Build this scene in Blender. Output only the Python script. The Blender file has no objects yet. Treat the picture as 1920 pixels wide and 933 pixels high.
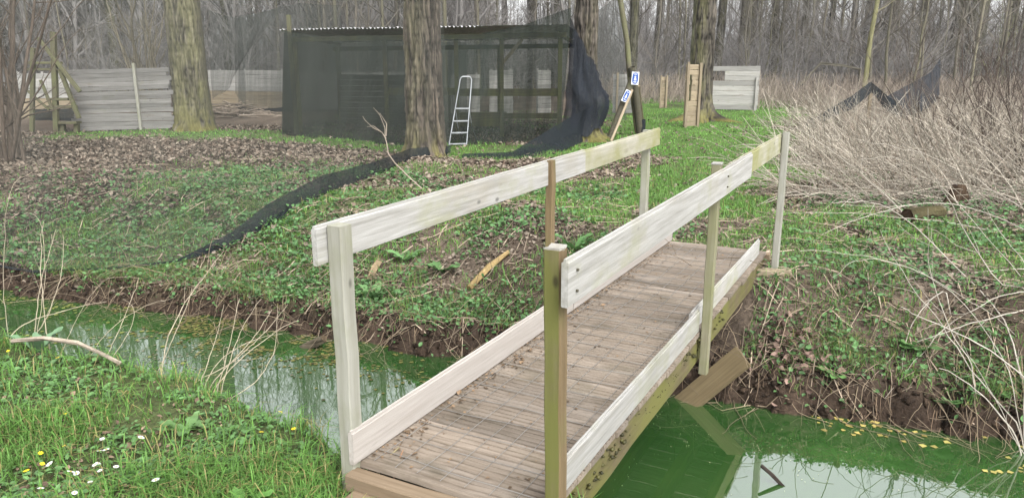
import bpy, math, random
import numpy as np
from mathutils import Matrix, Vector
R = np.random.default_rng(7); random.seed(7)
sc = bpy.context.scene
C = sc.collection
rad = math.radians
# ------------------------------------------------------------------ camera
FPX, PITCH, EYE = 1420.0, rad(14.0), 1.65
cam = bpy.data.objects.new('camera', bpy.data.cameras.new('camera')); C.objects.link(cam)
cam.location = (0, 0, EYE); cam.rotation_euler = (math.pi/2 - PITCH, 0, 0)
cam.data.sensor_width = 36; cam.data.lens = 36*FPX/1920; cam.data.clip_end = 2000; cam.data.clip_start = .05
sc.camera = cam
# ------------------------------------------------------------------ world, sun, exposure
SUN_EL, SUN_ROT = rad(50), rad(155)
w = bpy.data.worlds.new('World'); sc.world = w; w.use_nodes = True
nt = w.node_tree; bg = nt.nodes['Background']
sky = nt.nodes.new('ShaderNodeTexSky'); sky.sky_type = 'NISHITA'; sky.sun_disc = False
sky.sun_elevation = SUN_EL; sky.sun_rotation = SUN_ROT; sky.dust_density = 4; sky.air_density = 1.0
hs = nt.nodes.new('ShaderNodeHueSaturation'); hs.inputs['Saturation'].default_value = .10
nt.links.new(sky.outputs[0], hs.inputs['Color']); nt.links.new(hs.outputs[0], bg.inputs['Color'])
bg.inputs['Strength'].default_value = .15
sd = bpy.data.lights.new('sun', 'SUN'); sd.energy = .5; sd.angle = rad(25); sd.color = (1, .985, .96)
sun = bpy.data.objects.new('sun', sd); C.objects.link(sun)
dirv = Vector((math.sin(SUN_ROT)*math.cos(SUN_EL), math.cos(SUN_ROT)*math.cos(SUN_EL), math.sin(SUN_EL)))
sun.rotation_euler = dirv.to_track_quat('Z', 'Y').to_euler()
sc.view_settings.view_transform = 'Standard'; sc.view_settings.look = 'None'
sc.view_settings.gamma = 1; sc.view_settings.exposure = 1.92
sc.render.engine = 'CYCLES'
sc.cycles.max_bounces = 6; sc.cycles.transparent_max_bounces = 24
# ------------------------------------------------------------------ places
YAW = rad(27.9); SY, CY = math.sin(YAW), math.cos(YAW)
WATER = -0.80
def Wd(u, v, z=0.0): return (u*SY + v*CY, u*CY - v*SY, z)          # u along the bridge, v across it
def ray(x, y):
    X = (x-960)/FPX; Y = (466.5-y)/FPX
    return np.array([X, math.cos(PITCH)+Y*math.sin(PITCH), -math.sin(PITCH)+Y*math.cos(PITCH)])
def G(x, y, z=0.0):                                                 # point on level z
    d = ray(x, y); return np.array([0, 0, EYE]) + d*((z-EYE)/d[2])
def D(x, y, depth):                                                 # point at distance depth
    d = ray(x, y); return np.array([0, 0, EYE]) + d*(depth/d[1])
# ------------------------------------------------------------------ noise
def _hash(ix, iy, s):
    h = (ix.astype(np.int64)*374761393 + iy.astype(np.int64)*668265263 + s*982451653) & 0xffffffff
    h = ((h ^ (h >> 13))*1274126177) & 0xffffffff
    return ((h ^ (h >> 16)) & 0xffff)/65535.0
def vnoise(x, y, s=0):
    x = np.asarray(x, float); y = np.asarray(y, float)
    ix = np.floor(x); iy = np.floor(y); fx = x-ix; fy = y-iy
    fx = fx*fx*(3-2*fx); fy = fy*fy*(3-2*fy)
    a = _hash(ix, iy, s); b = _hash(ix+1, iy, s); c = _hash(ix, iy+1, s); d = _hash(ix+1, iy+1, s)
    return (a*(1-fx)+b*fx)*(1-fy) + (c*(1-fx)+d*fx)*fy
def fbm(x, y, s=0, o=4):
    t = 0; a = .5; n = 0
    for k in range(o):
        t = t + a*vnoise(x*2**k, y*2**k, s+k); n += a; a *= .5
    return t/n
def sst(a, b, x):
    t = np.clip((x-a)/(b-a), 0, 1); return t*t*(3-2*t)
# ------------------------------------------------------------------ terrain height
def far_line(v): return np.interp(v, [-30, -8.4, -5.5, -3.2, -.6, .6, 8, 30], [3.6, 4.45, 4.86, 5.12, 5.38, 5.5, 5.9, 6.5])
def near_line(v): return np.interp(v, [-30, -8, -4.7, -3.5, -2.2, -1, 8, 30], [1.9, 2.6, 2.97, 3.12, 2.92, 2.9, 3.1, 3.3])
def height(x, y):
    x = np.asarray(x, float); y = np.asarray(y, float)
    u = x*SY + y*CY; v = x*CY - y*SY
    wob = (fbm(x*1.3, y*1.3, 3)-.5)*.40 + (fbm(x*5, y*5, 13, 2)-.5)*.22 + (fbm(x*14, y*14, 14, 2)-.5)*.07
    df = u - far_line(v) + wob; dn = near_line(v) - u + wob*.8
    wid = np.interp(v, [-8, -4.5, -2.6, -1.8, 0, 3], [2.6, 2.3, 1.5, 1.0, 1.0, 1.3])
    far = WATER + .24*sst(-.02, .14, df) + .56*sst(.06, 1.0, df/wid)
    near = WATER + .80*sst(0, .62, dn)
    bed = WATER - .06 - .5*sst(0, .7, np.minimum(-df, -dn))
    h = np.where(df > -.02, far, np.where(dn > 0, near, bed))
    amp = np.where(df > .1, sst(.1, .8, df), sst(0, .5, dn))
    h = h + amp*((fbm(x*.6, y*.6, 21)-.5)*.16 + (fbm(x*3, y*3, 22, 3)-.5)*.06)
    # keep the ground just under the two bridge ends and under the path beyond
    pathm = sst(1.1, .5, np.abs(v+1.45))*sst(5.7, 6.3, u)*sst(14, 9, u)
    h = h*(1-pathm) + pathm*(-.03)
    nearm = sst(1.2, .6, np.abs(v+1.45))*sst(2.45, 2.15, u)
    h = h*(1-nearm) + nearm*(-.06)
    return h
def hz(x, y): return float(height(np.array([x]), np.array([y]))[0])
def GH(px, py, it=6):                                               # point on the terrain
    z = 0.0
    for _ in range(it):
        p = G(px, py, z); z = .5*z + .5*hz(p[0], p[1])
    p = G(px, py, z); return np.array([p[0], p[1], hz(p[0], p[1])])
# ------------------------------------------------------------------ region masks (world polygons on the terrain)
def inpoly(x, y, poly):
    poly = np.asarray(poly); r = np.zeros(x.shape, bool); n = len(poly); j = n-1
    for i in range(n):
        xi, yi = poly[i]; xj, yj = poly[j]
        c = ((yi > y) != (yj > y)) & (x < (xj-xi)*(y-yi)/(yj-yi+1e-12)+xi); r ^= c; j = i
    return r
def wp(pts): return [tuple(G(a, b)[:2]) for a, b in pts]
LAWN = wp([(1125, 232), (1120, 205), (1150, 180), (1330, 176), (1480, 190), (1520, 215), (1500, 270), (1470, 320), (1440, 360), (1400, 420), (1340, 410), (1225, 395), (1120, 345), (1250, 300), (1140, 285), (1040, 300), (980, 290), (1030, 272), (1100, 262)])
STRIP = wp([(40, 258), (330, 240), (480, 248), (640, 258), (760, 266), (1060, 272), (1060, 290), (960, 302), (840, 300), (700, 288), (520, 272), (400, 266), (180, 262)])
HERB = wp([(20, 480), (40, 400), (130, 350), (300, 330), (420, 318), (560, 330), (640, 330), (720, 318), (800, 350), (680, 420), (600, 500), (420, 540), (180, 520)])
REED = wp([(1505, 232), (1530, 190), (1700, 165), (1960, 160), (2300, 200), (2300, 420), (1900, 400), (1700, 395), (1560, 380), (1475, 370), (1470, 320)])
def mask(x, y, poly, soft=.35, s=50):
    k = 0
    jx = (fbm(x*.9, y*.9, s)-.5)*soft*6; jy = (fbm(x*.9, y*.9, s+9)-.5)*soft*6
    sc_ = np.clip(np.hypot(x, y)/12, .35, 1.5)
    for dx, dy in ((0, 0), (.5, .2), (-.4, .4), (.1, -.5)):
        k = k + inpoly(x+(jx+dx*soft)*sc_, y+(jy+dy*soft)*sc_, poly)
    return k/4.0
# ------------------------------------------------------------------ mesh helpers
def make_mesh(name, V, Fs, mats, col=None, smooth=False, midx=None, uv=None):
    V = np.ascontiguousarray(V, np.float32)
    if isinstance(Fs, np.ndarray): Fs = [Fs]
    Fs = [np.asarray(f, np.int32) for f in Fs if len(f)]
    me = bpy.data.meshes.new(name)
    nl = sum(f.size for f in Fs); nf = sum(len(f) for f in Fs)
    me.vertices.add(len(V)); me.vertices.foreach_set('co', V.ravel())
    me.loops.add(nl); me.polygons.add(nf)
    me.loops.foreach_set('vertex_index', np.concatenate([f.ravel() for f in Fs]))
    tot = np.concatenate([np.full(len(f), f.shape[1], np.int32) for f in Fs])
    me.polygons.foreach_set('loop_start', np.concatenate([[0], np.cumsum(tot)[:-1]]).astype(np.int32))
    me.polygons.foreach_set('loop_total', tot)
    me.polygons.foreach_set('use_smooth', np.full(nf, bool(smooth)))
    for m in (mats if isinstance(mats, (list, tuple)) else [mats]): me.materials.append(m)
    if midx is not None: me.polygons.foreach_set('material_index', np.asarray(midx, np.int32))
    if uv is not None:
        l = me.uv_layers.new(name='UVMap'); vi = np.concatenate([f.ravel() for f in Fs])
        l.data.foreach_set('uv', np.asarray(uv, np.float32)[vi].ravel())
    if col is not None:
        a = me.color_attributes.new('Col', 'FLOAT_COLOR', 'POINT')
        c4 = np.ones((len(V), 4), np.float32); c4[:, :3] = col
        a.data.foreach_set('color', c4.ravel())
    me.update(calc_edges=True); me.validate()
    return me
def link(name, me, parent=None, M=None):
    o = bpy.data.objects.new(name, me); C.objects.link(o)
    if M is not None: o.matrix_basis = M
    if parent is not None:
        o.parent = parent; o.matrix_parent_inverse = parent.matrix_basis.inverted()
    return o
def tag(o, label, cat, group=None):
    o['label'] = label; o['category'] = cat
    if group: o['group'] = group
    return o
def thing(name, label, cat, loc=(0, 0, 0), group=None):
    o = bpy.data.objects.new(name, None); C.objects.link(o); o.matrix_basis = Matrix.Translation(Vector([float(q) for q in loc]))
    o.empty_display_size = .1
    return tag(o, label, cat, group)
def kind(o, k): o['kind'] = k; return o
def copy_tree(o, M, parent=None, label=None):
    c = o.copy(); C.objects.link(c)
    if parent is None: c.matrix_basis = M
    else: c.parent = parent; c.matrix_parent_inverse = o.matrix_parent_inverse.copy()
    if label: c['label'] = label
    for ch in o.children: copy_tree(ch, None, c)
    return c
def merge(parts):
    Vs, Fq, Ft, Cs, off = [], [], [], [], 0
    for p in parts:
        V, F = p[0], p[1]
        Vs.append(V)
        (Fq if F.shape[1] == 4 else Ft).append(F+off); off += len(V)
        if len(p) > 2: Cs.append(np.broadcast_to(p[2], (len(V), 3)))
    Fs = ([np.concatenate(Fq)] if Fq else []) + ([np.concatenate(Ft)] if Ft else [])
    return np.concatenate(Vs), Fs, (np.concatenate(Cs) if Cs else None)
def tubes(P, rr, k=4):
    """P (B,n,3), rr (B,n): a batch of tubes, quads."""
    P = np.asarray(P, float); rr = np.asarray(rr, float)
    if P.ndim == 2: P = P[None]; rr = rr[None]
    B, n, _ = P.shape
    T = np.gradient(P, axis=1); T /= np.linalg.norm(T, axis=2, keepdims=True)+1e-9
    ref = np.where(np.abs(T[:, :1, 2:3]) > .9, np.array([1., 0, 0]), np.array([0, 0, 1.]))
    ref = np.broadcast_to(ref, T.shape)
    X = np.cross(ref, T); X /= np.linalg.norm(X, axis=2, keepdims=True)+1e-9
    Y = np.cross(T, X)
    th = np.arange(k)*2*math.pi/k
    V = P[:, :, None, :] + rr[:, :, None, None]*(X[:, :, None, :]*np.cos(th)[None, None, :, None] + Y[:, :, None, :]*np.sin(th)[None, None, :, None])
    V = V.reshape(-1, 3)
    i = np.arange(n-1)[:, None]*k; j = np.arange(k)[None, :]; jn = (j+1) % k
    f = np.stack([i+j, i+jn, i+k+jn, i+k+j], -1).reshape(-1, 4)
    F = (np.arange(B)[:, None, None]*(n*k) + f[None]).reshape(-1, 4)
    return V, F
def inst(tv, tf, pos, ang, scale, tilt=None, col=None):
    """copies of a small template: turned about z, tilted, scaled."""
    N = len(pos); ca, sa = np.cos(ang), np.sin(ang)
    if tilt is None: tilt = np.zeros((N, 2))
    V = np.broadcast_to(tv, (N,)+tv.shape).copy()
    cx, sx = np.cos(tilt[:, 0])[:, None], np.sin(tilt[:, 0])[:, None]
    y, z = V[..., 1].copy(), V[..., 2].copy(); V[..., 1] = y*cx - z*sx; V[..., 2] = y*sx + z*cx
    cx, sx = np.cos(tilt[:, 1])[:, None], np.sin(tilt[:, 1])[:, None]
    x, z = V[..., 0].copy(), V[..., 2].copy(); V[..., 0] = x*cx + z*sx; V[..., 2] = -x*sx + z*cx
    x, y = V[..., 0].copy(), V[..., 1].copy()
    V[..., 0] = x*ca[:, None]-y*sa[:, None]; V[..., 1] = x*sa[:, None]+y*ca[:, None]
    V = V*np.asarray(scale).reshape(N, 1, -1) + pos[:, None, :]
    F = (np.arange(N)[:, None, None]*len(tv) + tf[None]).reshape(-1, tf.shape[1])
    cc = None if col is None else np.repeat(col, len(tv), 0)
    return V.reshape(-1, 3), F, cc
def orient(p0, p1, up=(0, 0, 1)):
    p0 = Vector([float(q) for q in p0]); p1 = Vector([float(q) for q in p1]); X = (p1-p0); L = X.length; X.normalize()
    Y = Vector(up).cross(X)
    if Y.length < 1e-4: Y = Vector((0, 1, 0)).cross(X)
    Y.normalize(); Z = X.cross(Y)
    M = Matrix((X, Y, Z)).transposed().to_4x4(); M.translation = p0
    return M, L
def prism_mesh(name, prof, L, m, seg=6, jit=.0015, seed=0, warp=0.0, endskew=0.0):
    """extrude a closed profile (y,z) along x with a little waviness; capped ends."""
    r = np.random.default_rng(seed); prof = np.asarray(prof, float); k = len(prof)
    xs = np.linspace(0, L, seg+1); V = np.zeros((seg+1, k, 3))
    V[:, :, 0] = xs[:, None]; V[:, :, 1:] = prof[None]
    V[:, :, 1:] += r.normal(0, jit, (seg+1, 1, 2)); V[:, :, 1:] += r.normal(0, jit*.4, (seg+1, k, 2))
    V[:, :, 1] += (warp*np.sin(np.pi*xs/L))[:, None]
    V[0, :, 0] += endskew*prof[:, 1]; V[-1, :, 0] += r.normal(0, abs(endskew)*.5)*prof[:, 1]
    V = V.reshape(-1, 3)
    i = np.arange(seg)[:, None]*k; j = np.arange(k)[None]; jn = (j+1) % k
    F = np.stack([i+j, i+jn, i+k+jn, i+k+j], -1).reshape(-1, 4)
    caps = [np.array([list(range(k))[::-1]]), np.array([[seg*k+q for q in range(k)]])]
    return make_mesh(name, V, [F]+caps, m)
def rect(w, h, c=.004):
    a, b = w/2, h/2
    return [(-a+c, -b), (a-c, -b), (a, -b+c), (a, b-c), (a-c, b), (-a+c, b), (-a, b-c), (-a, -b+c)]
def lip(w, h, c=.003):      # board with a rebated upper edge (tongue), w thick, h high
    a, b = w/2, h/2; t = w*.18
    return [(-a+c, -b), (a-c, -b), (a, -b+c), (a, b-.014), (a-.002, b-.012), (t, b-.012), (t, b-.001), (t-.002, b), (-t+.002, b), (-t, b-.001), (-t, b-.012), (-a+.002, b-.012), (-a, b-.014), (-a, -b+c)]
_seed = [100]
def beam(name, p0, p1, w, h, m, parent=None, up=(0, 0, 1), prof=None, **k):
    _seed[0] += 1
    M, L = orient(p0, p1, up)
    me = prism_mesh(name, prof or rect(w, h, min(.005, w*.12, h*.12)), L, m, seed=_seed[0], **k)
    return link(name, me, parent, M)
def grid(P, closed=False):
    n, m = P.shape[:2]; idx = np.arange(n*m).reshape(n, m)
    if closed:
        a = idx[:-1, :]; b = np.roll(idx, -1, 1)[:-1, :]; c = np.roll(idx, -1, 1)[1:, :]; d = idx[1:, :]
    else: a, b, c, d = idx[:-1, :-1], idx[:-1, 1:], idx[1:, 1:], idx[1:, :-1]
    return P.reshape(-1, 3), np.stack([a, b, c, d], -1).reshape(-1, 4)
# ------------------------------------------------------------------ materials
def newmat(name, rough=.85, spec=.3):
    m = bpy.data.materials.new(name); m.use_nodes = True
    b = m.node_tree.nodes['Principled BSDF']; b.inputs['Roughness'].default_value = rough
    b.inputs['Specular IOR Level'].default_value = spec
    return m, m.node_tree, b
def N(nt, t, **k):
    n = nt.nodes.new(t)
    for a, v in k.items():
        if hasattr(n, a): setattr(n, a, v)
        else: n.inputs[a].default_value = v
    return n
def noise(nt, vec, scale, detail=4, rough=.55):
    n = N(nt, 'ShaderNodeTexNoise'); n.inputs['Scale'].default_value = scale; n.inputs['Detail'].default_value = detail
    n.inputs['Roughness'].default_value = rough
    nt.links.new(vec, n.inputs['Vector']); return n.outputs['Fac']
def mapping(nt, vec, scale=(1, 1, 1)):
    n = N(nt, 'ShaderNodeMapping'); n.inputs['Scale'].default_value = scale; nt.links.new(vec, n.inputs['Vector']); return n.outputs[0]
def ramp(nt, fac, a, b, lo=(0, 0, 0, 1), hi=(1, 1, 1, 1)):
    n = N(nt, 'ShaderNodeValToRGB'); e = n.color_ramp.elements
    e[0].position = a; e[1].position = b; e[0].color = lo; e[1].color = hi
    nt.links.new(fac, n.inputs[0]); return n.outputs[0]
def mixc(nt, fac, a, b, mode='MIX'):
    n = N(nt, 'ShaderNodeMix'); n.data_type = 'RGBA'; n.blend_type = mode
    for s, i in ((fac, 0), (a, 6), (b, 7)):
        if hasattr(s, 'links') or hasattr(s, 'is_output'): nt.links.new(s, n.inputs[i])
        elif i == 0: n.inputs[0].default_value = s
        else: n.inputs[i].default_value = (*s[:3], 1)
    return n.outputs[2]
def math_(nt, op, a, b=0.0):
    n = N(nt, 'ShaderNodeMath'); n.operation = op
    for s, i in ((a, 0), (b, 1)):
        if hasattr(s, 'is_output'): nt.links.new(s, n.inputs[i])
        else: n.inputs[i].default_value = s
    return n.outputs[0]
def bump(nt, b, h, strength=.4, dist=.01):
    n = N(nt, 'ShaderNodeBump'); n.inputs['Strength'].default_value = strength; n.inputs['Distance'].default_value = dist
    nt.links.new(h, n.inputs['Height']); nt.links.new(n.outputs[0], b.inputs['Normal'])
def objvec(nt):
    tc = N(nt, 'ShaderNodeTexCoord'); oi = N(nt, 'ShaderNodeObjectInfo')
    ml = N(nt, 'ShaderNodeVectorMath'); ml.operation = 'MULTIPLY_ADD'
    nt.links.new(oi.outputs['Random'], ml.inputs[0]); ml.inputs[1].default_value = (37, 61, 23)
    nt.links.new(tc.outputs['Object'], ml.inputs[2]); return ml.outputs[0], oi.outputs['Random'], tc
def wood(name, c1, c2, stain=(.16, .2, .05), amt=(.55, .75), grain=(1.2, 28, 28), dirt=(.12, .1, .07), dirtamt=(.6, .8), rough=.8, vary=.25, knots=True, bstr=.45):
    m, nt, b = newmat(name, rough, .25)
    v, rnd, tc = objvec(nt)
    g = noise(nt, mapping(nt, v, grain), 1.6, 6, .65)
    col = mixc(nt, ramp(nt, g, .32, .68), c1, c2)
    d = noise(nt, mapping(nt, v, (.9, 3, 3)), 2.4, 5, .6)
    col = mixc(nt, math_(nt, 'MULTIPLY', ramp(nt, d, *dirtamt), .75), col, dirt)
    s = noise(nt, mapping(nt, v, (1.3, 2, 2)), 1.7, 6, .62)
    col = mixc(nt, math_(nt, 'MULTIPLY', ramp(nt, s, *amt), .8), col, stain)
    if knots:
        vo = N(nt, 'ShaderNodeTexVoronoi'); vo.inputs['Scale'].default_value = 3.2
        nt.links.new(mapping(nt, v, (1.0, 1.9, 1.9)), vo.inputs['Vector'])
        col = mixc(nt, math_(nt, 'MULTIPLY', ramp(nt, vo.outputs['Distance'], .035, .085, (1, 1, 1, 1), (0, 0, 0, 1)), .75), col, tuple(q*.35 for q in c2))
    br = N(nt, 'ShaderNodeMapRange'); br.inputs[3].default_value = 1-vary; br.inputs[4].default_value = 1+vary*.4
    nt.links.new(rnd, br.inputs[0])
    col = mixc(nt, 1.0, col, br.outputs[0], 'MULTIPLY')
    nt.links.new(col, b.inputs['Base Color']); bump(nt, b, g, bstr, .004)
    return m
def vcol(name, rough=.85, spec=.2, trans=0.0, nscale=0, namt=.3, bstr=0, nvec=(1, 1, 1)):
    m, nt, b = newmat(name, rough, spec)
    a = N(nt, 'ShaderNodeVertexColor'); a.layer_name = 'Col'; col = a.outputs[0]
    if nscale:
        tc = N(nt, 'ShaderNodeTexCoord'); g = noise(nt, mapping(nt, tc.outputs['Object'], nvec), nscale, 6, .65)
        r = N(nt, 'ShaderNodeMapRange'); r.inputs[1].default_value = .25; r.inputs[2].default_value = .75; r.inputs[3].default_value = 1-namt; r.inputs[4].default_value = 1+namt
        nt.links.new(g, r.inputs[0]); col = mixc(nt, 1.0, col, r.outputs[0], 'MULTIPLY')
        if bstr: bump(nt, b, g, bstr, .02)
    nt.links.new(col, b.inputs['Base Color'])
    if trans:
        t = N(nt, 'ShaderNodeBsdfTranslucent'); nt.links.new(col, t.inputs[0])
        mx = N(nt, 'ShaderNodeMixShader'); mx.inputs[0].default_value = trans
        nt.links.new(b.outputs[0], mx.inputs[1]); nt.links.new(t.outputs[0], mx.inputs[2])
        nt.links.new(mx.outputs[0], nt.nodes['Material Output'].inputs[0])
    return m
def plain(name, c, rough=.7, metal=0, spec=.4, var=.15, sc_=6):
    m, nt, b = newmat(name, rough, spec); b.inputs['Metallic'].default_value = metal
    v, rnd, tc = objvec(nt); g = noise(nt, v, sc_, 5, .6)
    r = N(nt, 'ShaderNodeMapRange'); r.inputs[1].default_value = .3; r.inputs[2].default_value = .7; r.inputs[3].default_value = 1-var; r.inputs[4].default_value = 1+var
    nt.links.new(g, r.inputs[0])
    nt.links.new(mixc(nt, 1.0, c, r.outputs[0], 'MULTIPLY'), b.inputs['Base Color']); return m
def netmat(name, lo, hi, c=(.018, .023, .021)):
    m, nt, b = newmat(name, .9, .1)
    b.inputs['Base Color'].default_value = (*c, 1)
    tc = N(nt, 'ShaderNodeTexCoord'); uv = tc.outputs['UV']
    g = noise(nt, mapping(nt, uv, (26, 1.2, 1)), 1, 5, .6); g2 = noise(nt, mapping(nt, uv, (3, 110, 1)), 1, 3, .6)
    r = N(nt, 'ShaderNodeMapRange'); r.inputs[1].default_value = .38; r.inputs[2].default_value = .62; r.inputs[3].default_value = lo; r.inputs[4].default_value = hi
    g3 = noise(nt, mapping(nt, uv, (5, 2.2, 1)), 1, 3, .5); g4 = noise(nt, mapping(nt, uv, (70, .5, 1)), 1, 2, .5)
    nt.links.new(math_(nt, 'ADD', math_(nt, 'ADD', math_(nt, 'MULTIPLY', g, .36), math_(nt, 'MULTIPLY', g2, .18)), math_(nt, 'ADD', math_(nt, 'MULTIPLY', g3, .28), math_(nt, 'MULTIPLY', g4, .18))), r.inputs[0])
    t = N(nt, 'ShaderNodeBsdfTransparent'); mx = N(nt, 'ShaderNodeMixShader')
    nt.links.new(r.outputs[0], mx.inputs[0]); nt.links.new(t.outputs[0], mx.inputs[1]); nt.links.new(b.outputs[0], mx.inputs[2])
    nt.links.new(mx.outputs[0], nt.nodes['Material Output'].inputs[0]); return m
M_WHITE = wood('whitened_timber', (.335, .328, .312), (.205, .198, .18), amt=(.52, .74), stain=(.2, .205, .1), dirt=(.22, .2, .155), dirtamt=(.52, .78), grain=(1.6, 34, 34), vary=.12, bstr=.6)
M_PINK = wood('pale_primed_timber', (.335, .31, .285), (.26, .235, .21), amt=(.68, .9), dirtamt=(.62, .85), vary=.1)
M_GREENW = wood('algae_white_timber', (.32, .305, .255), (.22, .21, .165), stain=(.165, .165, .05), amt=(.42, .66), dirtamt=(.6, .8), vary=.12)
M_POSTG = wood('algae_post_timber', (.16, .135, .075), (.09, .073, .036), stain=(.115, .122, .028), amt=(.28, .5), vary=.12)
M_POSTP = wood('grey_post_timber', (.27, .265, .23), (.19, .185, .15), stain=(.15, .16, .07), amt=(.45, .72), vary=.1)
M_POSTQ = wood('pale_algae_post_timber', (.225, .21, .15), (.15, .138, .09), stain=(.14, .15, .06), amt=(.4, .66), vary=.1)
M_POSTB = wood('brown_post_timber', (.165, .12, .065), (.105, .073, .037), stain=(.11, .115, .035), amt=(.5, .75), vary=.1)
M_DECK = wood('worn_deck_timber', (.22, .182, .145), (.13, .103, .077), stain=(.052, .045, .026), amt=(.52, .76), dirt=(.265, .23, .195), dirtamt=(.48, .75), grain=(2.5, 42, 42), vary=.35, knots=False, bstr=.6)
M_SILL = wood('worn_sill_timber', (.20, .15, .1), (.12, .085, .052), stain=(.09, .085, .03), vary=.15)
M_BEAM = wood('mossy_beam_timber', (.115, .092, .05), (.06, .046, .023), stain=(.105, .105, .024), amt=(.36, .58), vary=.15)
M_PLANK = wood('wet_plank_timber', (.15, .115, .062), (.095, .07, .036), amt=(.62, .85), vary=.15)
M_GREYB = wood('silvered_board_timber', (.32, .312, .29), (.21, .203, .185), stain=(.2, .2, .12), amt=(.6, .85), vary=.28, bstr=.5)
M_OLDB = wood('old_grey_board_timber', (.195, .187, .177), (.12, .114, .105), stain=(.13, .13, .08), amt=(.6, .85), vary=.3, bstr=.5)
M_TANB = wood('tan_board_timber', (.27, .225, .155), (.18, .14, .09), stain=(.2, .2, .1), amt=(.6, .85), vary=.25)
M_MOSSP = wood('green_pole_timber', (.10, .09, .056), (.06, .055, .034), stain=(.095, .10, .045), amt=(.4, .65), vary=.15)
M_DARKP = wood('dark_pole_timber', (.075, .068, .045), (.035, .032, .022), stain=(.07, .075, .03), vary=.2)
M_WIRE = plain('galvanised_wire', (.20, .19, .175), .5, .5)
M_ALU = plain('aluminium', (.30, .31, .325), .45, .6, var=.08)
M_TIN = plain('corrugated_tin', (.50, .50, .50), .5, .3, var=.25)
M_SIGNW = plain('sign_white', (.55, .56, .58), .4, var=.03); M_SIGNB = plain('sign_blue', (.012, .06, .25), .4, var=.05)
M_NET = netmat('dark_netting', .44, .94, (.016, .020, .0165)); M_NETL = netmat('sheer_netting', .08, .26, (.075, .08, .072)); M_NETS = netmat('veil_netting', .26, .62, (.04, .044, .04)); M_NETD = netmat('bunched_netting', .86, .97, (.012, .015, .017)); M_NETM = netmat('hem_netting', .72, .97, (.009, .012, .014))
M_NETB = netmat('gathered_netting', .66, .98, (.016, .019, .024))
M_BARK = vcol('bark', .95, .1, nscale=30, namt=.35, bstr=.5, nvec=(1, 1, .25)); M_TWIG = vcol('twigs', .9, .15)
M_GRASS = vcol('grass_blades', .6, .3, trans=.35); M_LEAF = vcol('green_leaves', .55, .35, trans=.25); M_DEAD = vcol('dead_leaves', .85, .15); M_STRAW = vcol('dry_stalks', .8, .2)
# ------------------------------------------------------------------ ground
def axis(lo, hi, fine_lo, fine_hi, d, grow=1.12):
    a = list(np.arange(fine_lo, fine_hi, d)); s = d; x = a[-1]
    while x < hi: s *= grow; x += s; a.append(x)
    s = d; x = fine_lo; pre = []
    while x > lo: s *= grow; x -= s; pre.append(x)
    return np.array(pre[::-1]+a)
gx = axis(-260, 260, -7, 5.5, .05); gy = axis(-100, 320, 1.0, 11.5, .05)
X, Y = np.meshgrid(gx, gy); Zg = height(X, Y)
U_ = X*SY+Y*CY; V_ = X*CY-Y*SY
lawn = mask(X, Y, LAWN); strip = mask(X, Y, STRIP); herb = mask(X, Y, HERB); reed = mask(X, Y, REED)
nearb = (U_ < near_line(V_)+.1).astype(float)
green = np.clip(lawn*1.3+strip*.8+herb*.55+nearb*.45, 0, 1)*sst(.25, .6, fbm(X*1.4, Y*1.4, 70)+.15)
n1 = fbm(X*4, Y*4, 71)[..., None]; n2 = fbm(X*.7, Y*.7, 75)[..., None]
soil = np.array([.046, .034, .025])*(.45+1.1*n1); litter = np.array([.085, .066, .05])*(.45+1.1*n1)
colg = soil*(1-sst(.35, .6, n2)) + litter*sst(.35, .6, n2)
colg = colg*(1-green[..., None]) + np.array([.055, .095, .024])*(.6+.8*n1)*green[..., None]
rd = reed[..., None]*.8; colg = colg*(1-rd) + np.array([.16, .135, .105])*(.6+.8*n1)*rd
wet = sst(WATER+.50, WATER+.12, Zg)[..., None]; colg = colg*(1-wet) + np.array([.036, .025, .018])*(.4+1.2*n1)*wet
Vg, Fg = grid(np.stack([X, Y, Zg], -1))
M_SOIL = vcol('soil', .95, .1, nscale=34, namt=.6, bstr=1.0)
ground = kind(link('ground', make_mesh('ground', Vg, Fg, M_SOIL, colg.reshape(-1, 3), True)), 'structure')
# water: algae-green pond ditch
m, nt_, b = newmat('green_water', .015, .5)
tc = N(nt_, 'ShaderNodeTexCoord'); g = noise(nt_, tc.outputs['Object'], .8, 4); g2 = noise(nt_, tc.outputs['Object'], 7, 5)
cw = mixc(nt_, ramp(nt_, g, .35, .7), (.014, .044, .010), (.027, .068, .016)); cw = mixc(nt_, ramp(nt_, g2, .66, .8), cw, (.03, .07, .02))
nt_.links.new(cw, b.inputs['Base Color']); b.inputs['IOR'].default_value = 3.4
bump(nt_, b, noise(nt_, tc.outputs['Object'], 5, 2), .03, .01)
uu = np.linspace(1.0, 8, 15); vv = np.linspace(-40, 40, 41)
UU, VV = np.meshgrid(uu, vv); Pw = np.stack([UU*SY+VV*CY, UU*CY-VV*SY, np.full(UU.shape, WATER)], -1)
Vw, Fw = grid(Pw); kind(link('water', make_mesh('water', Vw, Fw[:, ::-1], m)), 'structure')
# ------------------------------------------------------------------ footbridge
DK = .085
br = thing('footbridge', 'narrow timber footbridge with whitened board rails crossing the green ditch', 'footbridge', Wd(2.2, -1.42, -.05))
V0, V1 = -1.845, -1.0; U0, U1 = 2.14, 6.62
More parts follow.
